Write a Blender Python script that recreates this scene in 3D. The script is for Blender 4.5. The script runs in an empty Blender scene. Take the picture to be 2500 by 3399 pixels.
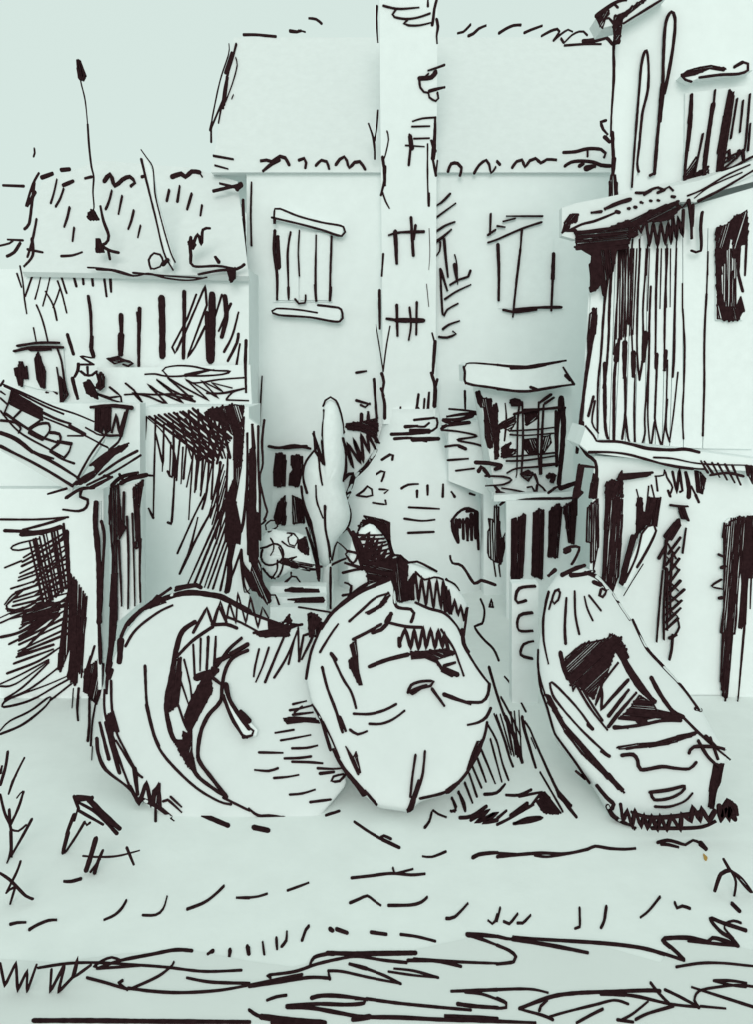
import bpy, math, random
from mathutils import Vector
from mathutils.bvhtree import BVHTree
random.seed(11)
scene = bpy.context.scene
col = scene.collection

# ------------------------------------------------------------------ camera
EYE = 5.0                       # eye height above the strand, metres
W, H, FPX, HORIZ = 2500.0, 3399.0, 2875.0, 1211.0
cam_d = bpy.data.cameras.new('camera')
cam = bpy.data.objects.new('camera', cam_d)
col.objects.link(cam)
cam.location = (0, 0, EYE)
cam.rotation_euler = (math.pi / 2, 0, 0)
cam_d.sensor_fit = 'VERTICAL'
cam_d.sensor_height = 36.0
cam_d.lens = FPX / H * 36.0
cam_d.shift_y = -(H / 2 - HORIZ) / H
cam_d.clip_end = 3000
cam_d.clip_start = 0.05
scene.camera = cam

# ------------------------------------------------------------------ overcast sky + weak sun
SUN_EL, SUN_AZ = math.radians(48), math.radians(200)
world = bpy.data.worlds.new('World')
scene.world = world
world.use_nodes = True
nt = world.node_tree
bg = nt.nodes['Background']
sky = nt.nodes.new('ShaderNodeTexSky')
sky.sky_type = 'NISHITA'
sky.sun_disc = False
sky.sun_elevation = SUN_EL
sky.sun_rotation = SUN_AZ
cloud = nt.nodes.new('ShaderNodeRGB')
cloud.outputs[0].default_value = (6.90, 8.15, 7.62, 1)
mixn = nt.nodes.new('ShaderNodeMixRGB')
mixn.inputs[0].default_value = 0.96
nt.links.new(sky.outputs[0], mixn.inputs[1])
nt.links.new(cloud.outputs[0], mixn.inputs[2])
nt.links.new(mixn.outputs[0], bg.inputs[0])
bg.inputs[1].default_value = 0.1
sun_d = bpy.data.lights.new('sun', 'SUN')
sun_d.energy = 1.15
sun_d.angle = math.radians(30)
sun_d.color = (1.0, 0.97, 0.93)
sun = bpy.data.objects.new('sun', sun_d)
col.objects.link(sun)
to_sun = Vector((-0.04, -0.93, 0.36)).normalized()
sun.rotation_euler = (-to_sun).to_track_quat('-Z', 'Y').to_euler()
sun.location = (-10, -20, 20)
sky.sun_elevation = math.asin(to_sun.z)
sky.sun_rotation = math.atan2(to_sun.x, to_sun.y)
scene.view_settings.view_transform = 'Standard'
scene.view_settings.look = 'None'
scene.view_settings.exposure = 0.0
scene.view_settings.gamma = 1.0
scene.view_settings.use_curve_mapping = False
scene.cycles.diffuse_bounces = 6
scene.cycles.max_bounces = 8

# ------------------------------------------------------------------ materials
def mat(name, c, var=0.03, scale=9.0, bump=0.05, rough=0.9, spec=0.0):
    m = bpy.data.materials.new(name)
    m.use_nodes = True
    t = m.node_tree
    b = t.nodes['Principled BSDF']
    b.inputs['Roughness'].default_value = rough
    b.inputs['Specular IOR Level'].default_value = spec
    tc = t.nodes.new('ShaderNodeTexCoord')
    n1 = t.nodes.new('ShaderNodeTexNoise')
    n1.inputs['Scale'].default_value = scale
    n1.inputs['Detail'].default_value = 7
    n1.inputs['Roughness'].default_value = 0.65
    t.links.new(tc.outputs['Object'], n1.inputs['Vector'])
    r = t.nodes.new('ShaderNodeValToRGB')
    r.color_ramp.elements[0].position = 0.3
    r.color_ramp.elements[1].position = 0.7
    r.color_ramp.elements[0].color = tuple(x * (1 - var) for x in c) + (1,)
    r.color_ramp.elements[1].color = tuple(min(0.95, x * (1 + var)) for x in c) + (1,)
    t.links.new(n1.outputs['Fac'], r.inputs['Fac'])
    t.links.new(r.outputs['Color'], b.inputs['Base Color'])
    if bump:
        n2 = t.nodes.new('ShaderNodeTexNoise')
        n2.inputs['Scale'].default_value = scale * 9
        n2.inputs['Detail'].default_value = 4
        t.links.new(tc.outputs['Object'], n2.inputs['Vector'])
        bp = t.nodes.new('ShaderNodeBump')
        bp.inputs['Strength'].default_value = bump
        bp.inputs['Distance'].default_value = 0.02
        t.links.new(n2.outputs['Fac'], bp.inputs['Height'])
        t.links.new(bp.outputs['Normal'], b.inputs['Normal'])
    return m

PALE = (0.782, 0.824, 0.822)
ROOF = (0.690, 0.726, 0.723)
M = {
    'plaster': mat('pale_mint_plaster', PALE, 0.025, 3.0, 0.06),
    'wood':    mat('pale_mint_board', PALE, 0.03, 6.0, 0.05),
    'tile':    mat('pale_mint_tile', ROOF, 0.03, 5.0, 0.05),
    'paint':   mat('pale_mint_boat_paint', ROOF, 0.02, 4.0, 0.03, 0.7),
    'leaf':    mat('pale_mint_foliage', PALE, 0.04, 8.0, 0.1),
    'stone':   mat('pale_mint_stone', PALE, 0.03, 4.0, 0.08),
    'sand':    mat('pale_mint_sand', (0.815, 0.848, 0.836), 0.03, 2.0, 0.08),
    'water':   mat('pale_mint_water', (0.735, 0.765, 0.752), 0.02, 1.0, 0.02, 0.6, 0.1),
    'ink':     mat('brown_black_ink', (0.026, 0.012, 0.0135), 0.35, 20.0, 0.0, 0.85),
    'tan':     mat('dry_tan_leaf', (0.45, 0.27, 0.08), 0.2, 20.0, 0.0),
}

# ------------------------------------------------------------------ views of the photograph: tile -> photograph pixels
TL = {'U': (0, 0, 2500 / 1652), 'A1': (0, 0, 500 / 1652), 'A2': (500, 0, 500 / 1652), 'A3': (1000, 0, 500 / 1652),
      'A4': (1500, 0, 500 / 1652), 'A5': (2000, 0, 500 / 1652), 'B1': (0, 413, .5), 'B2': (826, 413, .5),
      'C1': (1652, 0, .5), 'C2': (1652, 826, .5), 'D1': (0, 1239, .5), 'D2': (826, 1239, .5), 'D3': (1652, 1652, .5),
      'E1': (0, 1900, .5), 'E2': (826, 1900, .5), 'F1': (0, 2573, .5), 'F2': (826, 2573, .5), 'F3': (1652, 2573, .5),
      'G': (1674, 2200, .5), 'K': (1300, 1900, .5), 'H1': (0, 1110, .25), 'H2': (413, 1110, .25), 'H3': (1450, 1160, .25),
      'H4': (1450, 1500, .25), 'H5': (700, 1700, .25), 'L': (2087, 500, .25), 'N': (2087, 1500, 413 / 1123)}

def px(t, x, y):
    a, b, s = TL[t]
    return a + x * s, b + y * s

def ray(x, y):
    return Vector(((x - W / 2) / FPX, 1.0, (HORIZ - y) / FPX))

O = Vector((0, 0, EYE))
UP = Vector((0, 0, 1))

def ground_hit(x, y):
    r = ray(x, y)
    t = -EYE / min(r.z, -0.01)
    return O + r * t, UP.copy()

class Plane:
    """A flat face of the place; points below the strand land on the strand."""
    def __init__(s, p, n, clamp=True):
        s.p, s.n, s.clamp = Vector(p), Vector(n).normalized(), clamp
        if s.n.y > 0:
            s.n = -s.n
    def hit(s, x, y):
        r = ray(x, y)
        P = O + r * ((s.p - O).dot(s.n) / r.dot(s.n))
        if s.clamp and P.z < 0:
            return ground_hit(x, y)
        return P, s.n

class Ground:
    def hit(s, x, y):
        return ground_hit(x, y)

def F(d):
    return Plane((0, d, 0), (0, -1, 0))

def tilt(yb, db, yt, dt):
    """Sloping face that contains the cross axis; rows given in U units with their distances."""
    s = TL['U'][2]
    a = O + ray(W / 2, yb * s) * db
    b = O + ray(W / 2, yt * s) * dt
    return Plane(a, Vector((1, 0, 0)).cross(b - a), False)

class Solid:
    """A body (its triangles) with a backing face for marks that run past its edge."""
    def __init__(s, verts, faces, back, reach=.25):
        s.reach = reach
        s.bvh = BVHTree.FromPolygons(verts, faces)
        s.back = back
    def hit(s, x, y):
        r = ray(x, y).normalized()
        loc, nor, i, dist = s.bvh.ray_cast(O, r)
        if loc is None:
            P, n = s.back.hit(x, y)
            near = s.bvh.find_nearest(P)
            if near[0] is not None and near[3] < s.reach:
                t = (near[0] - O).dot(r)
                P = O + r * t
                n = -r
            if P.z < 0:
                return ground_hit(x, y)
            return P, n
        if nor.dot(r) > 0:
            nor = -nor
        return loc, (nor - r).normalized()

class Lift:
    """A face raised off another one."""
    def __init__(s, surf, off):
        s.s, s.off = surf, off
    def hit(s, x, y):
        P, n = s.s.hit(x, y)
        return P + n * s.off, n

GROUND = Ground()

# ------------------------------------------------------------------ mesh collection
class Part:
    def __init__(s, m='plaster'):
        s.v, s.f, s.mi, s.mats, s.sm = [], [], [], [M[m]], []
        s.inkslot = None
    def ink_i(s):
        if s.inkslot is None:
            s.mats.append(M['ink'])
            s.inkslot = len(s.mats) - 1
        return s.inkslot
    def add(s, vs, fs, mi=0, smooth=False):
        o = len(s.v)
        s.v += [Vector(v) for v in vs]
        for f in fs:
            s.f.append([i + o for i in f])
            s.mi.append(mi)
            s.sm.append(smooth)
    def prism(s, front, back, mi=0):
        n = len(front)
        fs = [list(range(n)), list(range(2 * n - 1, n - 1, -1))]
        for i in range(n):
            j = (i + 1) % n
            fs.append([i, i + n, j + n, j])
        s.add(list(front) + list(back), fs, mi)
    def slab(s, t, pts, surf, thick, mi=0, shear=0.0):
        """Outline on a face, with real thickness behind it."""
        front, back = [], []
        for x, y in zip(pts[0::2], pts[1::2]):
            X, Y = px(t, x, y)
            if isinstance(surf, Plane):
                c0, surf.clamp = surf.clamp, False
                P, n = surf.hit(X, Y)
                surf.clamp = c0
                P.z = max(0.0, P.z) if c0 else P.z
            else:
                P, n = surf.hit(X, Y)
            front.append(P)
            back.append(P - (surf.n if isinstance(surf, Plane) else n) * thick + Vector((shear * thick, 0, 0)))
        s.prism(front, back, mi)
        return s
    def wall(s, x0, x1, yt, d, thick, yt2=None):
        """Upright block standing on the ground, x and top in U units at distance d."""
        k = TL['U'][2]
        a = (O + ray(x0 * k, yt * k) * d)
        b = (O + ray(x1 * k, (yt if yt2 is None else yt2) * k) * d)
        fr = [Vector((a.x, d, 0)), Vector((b.x, d, 0)), b, a]
        s.prism(fr, [p + Vector((0, thick, 0)) for p in fr])
        return s
    def box(s, c, sx, sy, sz, mi=0):
        x, y, z = c
        fr = [Vector((x - sx, y - sy, z - sz)), Vector((x + sx, y - sy, z - sz)), Vector((x + sx, y - sy, z + sz)), Vector((x - sx, y - sy, z + sz))]
        s.prism(fr, [p + Vector((0, 2 * sy, 0)) for p in fr], mi)
        return s
    # ---- marks
    def stroke(s, pts, w, surf, h, smooth=True, tube=False):
        w *= .80
        mi = s.ink_i()
        if len(pts) > 2 and smooth:
            P = [pts[0]] + pts + [pts[-1]]
            out = []
            for i in range(1, len(P) - 2):
                p0, p1, p2, p3 = P[i - 1], P[i], P[i + 1], P[i + 2]
                L = math.hypot(p2[0] - p1[0], p2[1] - p1[1])
                n = max(1, int(L / 11))
                for k in range(n):
                    t = k / n
                    q = []
                    for a in (0, 1):
                        q.append(0.5 * (2 * p1[a] + (p2[a] - p0[a]) * t + (2 * p0[a] - 5 * p1[a] + 4 * p2[a] - p3[a]) * t * t
                                        + (3 * p1[a] - p0[a] - 3 * p2[a] + p3[a]) * t ** 3))
                    out.append(tuple(q))
            out.append(pts[-1])
        else:
            out = []
            for (a, b) in zip(pts[:-1], pts[1:]):
                L = math.hypot(b[0] - a[0], b[1] - a[1])
                n = max(1, int(L / 13))
                for k in range(n):
                    out.append((a[0] + (b[0] - a[0]) * k / n, a[1] + (b[1] - a[1]) * k / n))
            out.append(pts[-1])
        # rounded ends
        def ext(p, q, e):
            L = math.hypot(p[0] - q[0], p[1] - q[1]) or 1
            return (p[0] + (p[0] - q[0]) / L * e, p[1] + (p[1] - q[1]) / L * e)
        q0, q1 = out[0], out[-1]
        a2 = out[1] if len(out) > 1 else (q0[0] - 1, q0[1])
        b2 = out[-2] if len(out) > 1 else (q1[0] + 1, q1[1])
        seq = [(ext(q0, a2, w * .42), .35), (ext(q0, a2, w * .25), .78)]
        j = 1.0
        tap = random.uniform(.0, .45) if len(pts) > 1 else 0
        rev = random.random() < .4
        for i, p in enumerate(out):
            t = i / max(1, len(out) - 1)
            t = 1 - t if rev else t
            j = 0.75 * j + 0.25 * random.uniform(.6, 1.35)
            seq.append((p, j * (1.05 - tap * t * t)))
        seq += [(ext(q1, b2, w * .25), .78), (ext(q1, b2, w * .42), .35)]
        hh = h * random.uniform(.85, 1.25)
        ctr = [q[0] for q in seq]
        vs, fs = [], []
        m = len(seq)
        for i in range(m):
            a, b = ctr[max(0, i - 1)], ctr[min(m - 1, i + 1)]
            dx, dy = b[0] - a[0], b[1] - a[1]
            L = math.hypot(dx, dy) or 1
            nx, ny = -dy / L, dx / L
            hw = w * .5 * seq[i][1]
            x, y = ctr[i]
            jx = random.uniform(-.03, .03) * w
            if tube:
                P, n = surf.hit(x, y)
                r = hw * (P - O).y / FPX
                A, nn = surf.hit(x + nx * 3, y + ny * 3)
                side = (A - P).normalized()
                for k in range(6):
                    t = k * math.pi / 3
                    vs.append(P + side * (math.cos(t) * r) + n * (math.sin(t) * r + r * .3))
            else:
                A, n1 = surf.hit(x + nx * hw + jx, y + ny * hw)
                B, n2 = surf.hit(x - nx * hw + jx, y - ny * hw)
                A2, B2 = A.lerp(B, .1), B.lerp(A, .1)
                vs += [A - n1 * .002, A2 + n1 * hh, B2 + n2 * hh, B - n2 * .002]
        k = 6 if tube else 4
        for i in range(m - 1):
            for q in range(k if tube else 3):
                r = (q + 1) % k
                fs.append([i * k + q, i * k + r, (i + 1) * k + r, (i + 1) * k + q])
        fs.append(list(range(k)))
        fs.append([(m - 1) * k + q for q in range(k - 1, -1, -1)])
        s.add(vs, fs, mi, tube)
    def blot(s, pts, surf, h, flecks=True):
        """A patch filled in by hand: rows of pen strokes along its length."""
        n = len(pts)
        cx, cy = sum(p[0] for p in pts) / n, sum(p[1] for p in pts) / n
        sxx = sum((p[0] - cx) ** 2 for p in pts); syy = sum((p[1] - cy) ** 2 for p in pts); sxy = sum((p[0] - cx) * (p[1] - cy) for p in pts)
        th = .5 * math.atan2(2 * sxy, sxx - syy)
        c, q = math.cos(th), math.sin(th)
        R = [((p[0] - cx) * c + (p[1] - cy) * q, -(p[0] - cx) * q + (p[1] - cy) * c) for p in pts]
        v0, v1 = min(p[1] for p in R), max(p[1] for p in R)
        step, wd = 7.0, 9.4
        rows = max(1, int((v1 - v0 - 3) / step) + 1)
        for k in range(rows):
            v = v0 + (v1 - v0) * (k + .5) / rows
            xs = []
            for i in range(n):
                a, b = R[i], R[(i + 1) % n]
                if (a[1] <= v) != (b[1] <= v):
                    xs.append(a[0] + (b[0] - a[0]) * (v - a[1]) / (b[1] - a[1]))
            xs.sort()
            for a, b in zip(xs[0::2], xs[1::2]):
                if b - a < 3:
                    continue
                a += random.uniform(-2, 5); b -= random.uniform(-2, 5)
                if b <= a + 1: b = a + 2
                spans = [(a, b)]
                for e, f in spans:
                    m = max(1, int((f - e) / 40))
                    line = []
                    for t in range(m + 1):
                        u = e + (f - e) * t / m
                        vv = v + random.uniform(-.8, .8)
                        line.append((cx + u * c - vv * q, cy + u * q + vv * c))
                    s.stroke(line, wd * (random.uniform(.95, 1.3) if random.random() > .3 or not flecks else .62) / .85, surf, h)
        for i in range(n):
            a, b = pts[i], pts[(i + 1) % n]
            ax, ay = a[0] + (cx - a[0]) * .03, a[1] + (cy - a[1]) * .03
            bx, by = b[0] + (cx - b[0]) * .03, b[1] + (cy - b[1]) * .03
            s.stroke([(ax, ay), (bx, by)], 7.0, surf, h)
    def line(s, t, ln, surf, h, tube=False):
        tok = ln.split()
        kind = ''
        if tok[0] in ('p', 'f', 'h'):
            kind = tok.pop(0)
        v = [float(a) for a in tok]
        sc = TL[t][2]
        if kind == 'f':
            s.blot([px(t, x, y) for x, y in zip(v[0::2], v[1::2])], surf, h)
        elif kind == 'h':
            w, n = v[0] * sc, int(v[1])
            A, B, C, D = [px(t, v[2 + 2 * i], v[3 + 2 * i]) for i in range(4)]
            for i in range(n):
                k = (i + .5) / n + random.uniform(-.3, .3) / n
                k2 = (i + .5) / n + random.uniform(-.3, .3) / n
                a = (A[0] + (B[0] - A[0]) * k, A[1] + (B[1] - A[1]) * k)
                b = (C[0] + (D[0] - C[0]) * k2, C[1] + (D[1] - C[1]) * k2)
                s.stroke([a, b], w * random.uniform(.8, 1.15), surf, h)
        else:
            s.stroke([px(t, x, y) for x, y in zip(v[1::2], v[2::2])], v[0] * sc, surf, h, kind != 'p', tube)
    def ink(s, t, text, surf, h=.012, tube=False):
        for ln in text.replace('\n', ';').split(';'):
            if ln.strip():
                s.line(t, ln, surf, h, tube)
        return s
    # ---- bodies
    def inflate(s, outline, surf, up, down, rings=9, mi=0, n=72, rough=0.0, flat=1.0, soft=2):
        """Rounded body grown on both sides of a closed outline (world points on one face)."""
        pts = []
        per = [(outline[i] - outline[i - 1]).length for i in range(len(outline))]
        tot = sum(per)
        step = tot / n
        m = len(outline)
        for i in range(m):
            a, b = outline[i], outline[(i + 1) % m]
            k = max(1, round((b - a).length / step))
            for q in range(k):
                pts.append(a.lerp(b, q / k))
        for _ in range(soft):
            pts = [pts[i - 1] * .25 + pts[i] * .5 + pts[(i + 1) % len(pts)] * .25 for i in range(len(pts))]
        N = len(pts)
        c = sum(pts, Vector()) / N
        nrm = surf.n
        vs, fs = [], []
        rows = []
        for side, hgt in ((1, up), (-1, down)):
            for k in range(rings):
                th = math.pi / 2 * k / rings
                if side == -1 and k == 0:
                    continue
                base = len(vs)
                for p in pts:
                    j = 1 + (random.uniform(-rough, rough) if rough and k else 0)
                    vs.append(c + (p - c) * math.cos(th) ** flat * j + nrm * (side * hgt * math.sin(th) * (1 + random.uniform(-rough, rough) * 1.5)))
                rows.append((side, base))
            vs.append(c + nrm * (side * hgt))
            rows.append((side, len(vs) - 1))
        upr = [b for sd, b in rows if sd == 1]
        dnr = [upr[0]] + [b for sd, b in rows if sd == -1]
        for seq, flip in ((upr, False), (dnr, True)):
            for a, b in zip(seq[:-2], seq[1:-1]):
                for i in range(N):
                    j = (i + 1) % N
                    f = [a + i, a + j, b + j, b + i]
                    fs.append(f[::-1] if flip else f)
            a, tip = seq[-2], seq[-1]
            for i in range(N):
                j = (i + 1) % N
                f = [a + i, a + j, tip]
                fs.append(f[::-1] if flip else f)
        s.add(vs, fs, mi, True)
        return vs, fs
    def done(s, name, parent=None, base=None, label=None, cat=None, group=None, kind=None):
        me = bpy.data.meshes.new(name)
        b = Vector(base) if base is not None else (Vector(parent['_b']) if parent is not None and '_b' in parent else Vector())
        me.from_pydata([tuple(v - b) for v in s.v], [], s.f)
        for m in s.mats:
            me.materials.append(m)
        me.polygons.foreach_set('material_index', s.mi)
        me.polygons.foreach_set('use_smooth', s.sm)
        me.validate()
        me.update()
        o = bpy.data.objects.new(name, me)
        col.objects.link(o)
        if parent is not None:
            o.parent = parent
            ROOTB[o.name] = tuple(b)
        else:
            o.location = b
            ROOTB[o.name] = tuple(b)
        o['_b'] = tuple(b)
        if label: o['label'] = label
        if cat: o['category'] = cat
        if group: o['group'] = group
        if kind: o['kind'] = kind
        return o
ROOTB = {}

def thing(name, label, cat, u, d, group=None):
    """Empty at the thing's foot; u is its column (U units), d its distance."""
    o = bpy.data.objects.new(name, None)
    col.objects.link(o)
    P = O + ray(u * TL['U'][2], 0) * d
    o.location = (P.x, d, 0)
    o.empty_display_size = .3
    o['_b'] = (P.x, d, 0)
    o['label'], o['category'] = label, cat
    if group: o['group'] = group
    return o

def multi(parent, name, t, text, surf, h=.02, tube=False, m='tile'):
    """One part per mark."""
    out = []
    for ln in text.replace('\n', ';').split(';'):
        if ln.strip():
            p = Part(m)
            p.mats = [M['ink']]
            p.inkslot = 0
            p.line(t, ln, surf, h, tube)
            out.append(p.done(name, parent))
    return out

def outline(t_pts, surf):
    return [surf.hit(*px(t, x, y))[0] for t, x, y in t_pts]

def tl(t, *v):
    return [(t, x, y) for x, y in zip(v[0::2], v[1::2])]

# ================================================================== SETTING
g = Part('sand')
g.add([(-900, -30, 0), (900, -30, 0), (900, 1800, 0), (-900, 1800, 0)], [[0, 1, 2, 3]])
ground = g.done('ground', kind='structure')

w = Part('water')
shore = [ground_hit(*px('U', x, y))[0] for x, y in ((0, 2104), (120, 2112), (270, 2092), (420, 2085), (540, 2108), (640, 2122), (740, 2096), (900, 2086), (1040, 2056), (1130, 2062), (1330, 2078), (1450, 2112), (1480, 2068), (1560, 2062), (1652, 2085))]
shore = [Vector((-40, shore[0].y, 0))] + shore + [Vector((40, shore[-1].y, 0))]
top = [p + Vector((0, 0, .004)) for p in shore]
n = len(top)
w.add(top + [Vector((p.x, 0.5, .004)) for p in top], [[i, i + n, i + n + 1, i + 1] for i in range(n - 1)])
water = w.done('water', kind='structure')

# ================================================================== TALL HOUSE IN THE MIDDLE (front at 20 m)
hs = thing('house', 'tall pale house in the middle with broken tile eaves behind the chimney', 'house', 940, 20)
D0 = 20.0
p = Part('plaster'); p.wall(540, 1345, 372, D0, 6.0)
p.ink('B1', '''24 1610 500 1620 700 1625 900 1610 1100 1600 1190;16 1590 610 1610 660 1565 740 1550 800 1560 920 1570 960
28 1610 530 1610 600;30 1600 830 1605 940 1595 1140;50 1635 1420 1630 1650''', F(19.55))
p.ink('B2', '18 15 385 10 600 15 805;18 5 1385 5 1640', F(19.97))
p.ink('D2', '''14 85 20 75 200 70 350;24 710 180 800 205;22 740 210 770 225 800 200;16 40 240 50 340''', F(19.97))
p.ink('B2', '22 710 1648 775 1638', F(19.97))
wall0 = p.done('wall', hs)

roofS = tilt(375, 19.88, 82, 23.0)
p = Part('tile')
R = [roofS.hit(*px('U', x, y))[0] for x, y in ((462, 378), (1360, 378), (1360, 82), (512, 82))]
back = [Vector((R[0].x, 26.5, R[0].z)), Vector((R[1].x, 26.5, R[1].z))]
p.add(R + back, [[0, 1, 2, 3], [3, 2, 5, 4], [0, 3, 4], [1, 5, 2], [0, 4, 5, 1]])
roof0 = p.done('roof', hs)
p = Part('tile')
p.ink('A2', '''20 855 490 850 600 760 880 690 1200 660 1380 655 1560;34 935 490 900 620 830 860 790 1100 790 1190
54 885 590 820 800;44 835 850 800 1150;22 790 1100 690 1340 650 1430;26 770 1180 740 1350;18 930 640 945 720 900 900 820 1120
30 660 1380 660 1560;40 670 1350 650 1430;10 905 1045 885 1090''', roofS, .03)
p.done('verge_board', hs)
multi(roof0, 'roof_tile', 'B2', '''28 80 245 115 240 150 250 205 215 240 225 265 270;28 95 310 150 265 200 240;24 330 240 365 228 378 255 372 290
24 443 275 480 240 515 250 530 295;24 575 270 600 235 632 218 650 245 665 290 700 255 735 250 770 300
24 1325 315 1345 265 1390 262 1415 290 1405 340;24 1500 325 1530 275 1580 240 1600 270 1612 325 1640 290''', roofS, .03)
multi(roof0, 'roof_tile', 'C1', '''24 0 1075 18 1095;24 100 1115 130 1075 165 1065 185 1110 215 1070 255 1055 290 1085 330 1062 390 1065
24 440 1015 520 1010 600 990 690 995 720 1020 710 1045;18 600 995 600 1040;26 450 1105 490 1080 560 1072 640 1080 690 1100 750 1105
30 545 1105 570 1090;50 590 1120 640 1105''', roofS, .03)
multi(roof0, 'ridge_tile', 'A2', '34 1015 385 1150 385 1260 395 1370 405;40 1525 345 1600 355 1640 345', roofS, .03)
multi(roof0, 'ridge_tile', 'A3', '20 -30 335 40 355;36 85 205 160 215 220 262', roofS, .03)
multi(roof0, 'ridge_tile', 'A4', '''28 70 370 130 355 210 275;34 185 400 240 375 300 320 375 288;34 520 370 600 320 680 285 760 280
34 800 365 880 330 990 290;30 990 400 1080 350 1160 325 1185 350 1120 450;30 1130 440 1200 380 1280 330 1325 350;36 1205 430 1230 470
26 1235 475 1320 390 1400 350 1450 350 1490 390;24 1240 505 1450 490 1640 490''', roofS, .03)
multi(roof0, 'ridge_tile', 'C1', '40 575 275 640 270 710 250;28 640 265 700 245 740 265 765 295', roofS, .03)
multi(roof0, 'roof_tile', 'B1', '16 1415 212 1545 235;14 1425 275 1510 298;22 1460 395 1560 420;26 1415 445 1500 425 1590 405;50 1575 428 1595 402', roofS, .03)

# shuttered window, upper left
wn = Part('wood'); wn.slab('B2', (160, 700, 560, 720, 555, 1180, 160, 1180), F(19.97), .04)
wn = wn.done('window', hs, label='shuttered window with slanted lintel and sill')
for (a, b) in ((180, 256), (266, 328), (338, 438), (450, 536)):
    q = Part('wood'); q.slab('B2', (a, 716, b, 722, b, 1168, a, 1166), F(19.92), .045); q.done('shutter_slat', wn)
multi(wn, 'shutter_bar', 'B2', '''28 170 705 165 850 185 1000 185 1160;44 190 750 195 950;20 275 715 255 850 258 1000 262 1160;24 260 1080 262 1150
16 333 705 325 850 333 1005;20 445 740 440 950 440 1080 445 1170;26 435 1070 445 1170;20 548 745 540 950 535 1170;26 540 1080 538 1165''', F(19.92), .03)
multi(wn, 'shutter_hook', 'B2', '20 305 1160 330 1190 370 1185 375 1135', F(19.92), .03)
q = Part('stone'); q.slab('B2', (165, 560, 205, 560, 625, 680, 615, 740, 165, 630), F(19.82), .2)
q.ink('B2', '20 165 655 170 560 205 560 330 610 480 650 625 680 615 740 480 700 330 660 150 618;20 170 630 172 655', F(19.82)); q.done('lintel', wn)
q = Part('stone'); q.slab('B2', (150, 1240, 180, 1220, 450, 1245, 455, 1200, 610, 1225, 600, 1310, 200, 1265), F(19.78), .24)
q.ink('B2', '20 450 1250 320 1230 180 1222 150 1240 195 1265 400 1280 600 1308 610 1228 540 1210 455 1200', F(19.78)); q.done('sill', wn)

# open-shuttered window, upper right
wn = Part('wood'); wn.slab('C2', (5, -60, 150, -130, 372, -140, 366, 400, 8, 396), F(19.97), .04)
wn = wn.done('window', hs, label='window with slanted lintel left of the plank house')
multi(wn, 'lintel', 'C1', '20 65 1435 300 1435;16 40 1470 120 1450;20 -60 1610 0 1590 160 1520 295 1475;18 0 1500 50 1508', F(19.93), .03)
multi(wn, 'lintel', 'B2', '22 1610 595 1605 730;20 1590 735 1640 700', F(19.93), .03)
multi(wn, 'window_bar', 'C1', '22 165 1520 155 1652', F(19.93), .03)
multi(wn, 'window_bar', 'C2', '22 155 0 125 250 105 450;28 5 -30 12 150 10 340;36 375 35 370 200;20 372 150 360 410', F(19.93), .03)
multi(wn, 'sill', 'C2', '22 40 405 130 420 260 405;26 110 405 270 390 425 388', F(19.93), .03)

# small window with four dark panes, low left
wn = Part('wood'); wn.slab('D2', (150, 510, 375, 510, 375, 1010, 150, 1010), F(19.97), .04)
wn = wn.done('window', hs, label='small window with four dark panes beside the cypress')
multi(wn, 'pane', 'D2', '''f 175 530 240 540 240 640 240 750 165 750 160 660;f 280 545 355 550 355 640 330 750 265 745 270 670 290 640 280 600
f 190 860 240 810 240 1000 180 1000 165 960;f 285 810 350 840 370 990 290 1000''', F(19.94), .02)
multi(wn, 'lintel', 'D2', '26 130 485 200 495 300 480 405 500;30 230 495 380 485', F(19.9), .05)

# ---------------------------------------------------------------- vine
vt = thing('climbing_plant', 'climbing plant zigzagging up the wall right of the chimney stack', 'plant', 985, 19.9)
p = Part('leaf')
p.ink('B2', '''24 1300 760 1310 880 1325 1010;22 1275 960 1280 1100 1290 1260 1300 1270 1320 1230 1390 1190''', F(19.95), .03, True)
p.done('stem', vt)
multi(vt, 'leaf', 'B2', '''22 1215 555 1280 520 1340 460;20 1245 620 1375 525;20 1240 715 1310 670 1370 648;26 1245 780 1300 740 1345 700
18 1275 780 1270 840 1240 880;14 1370 865 1385 930 1390 1060;34 1370 930 1385 1030;22 1340 1065 1400 1030 1460 1010 1475 970
26 1280 970 1320 1100;20 1305 1160 1380 1110 1475 1065;20 1290 1360 1330 1330 1400 1305;22 1265 1410 1320 1415 1380 1390 1360 1375''', F(19.95), .04, True)

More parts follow.
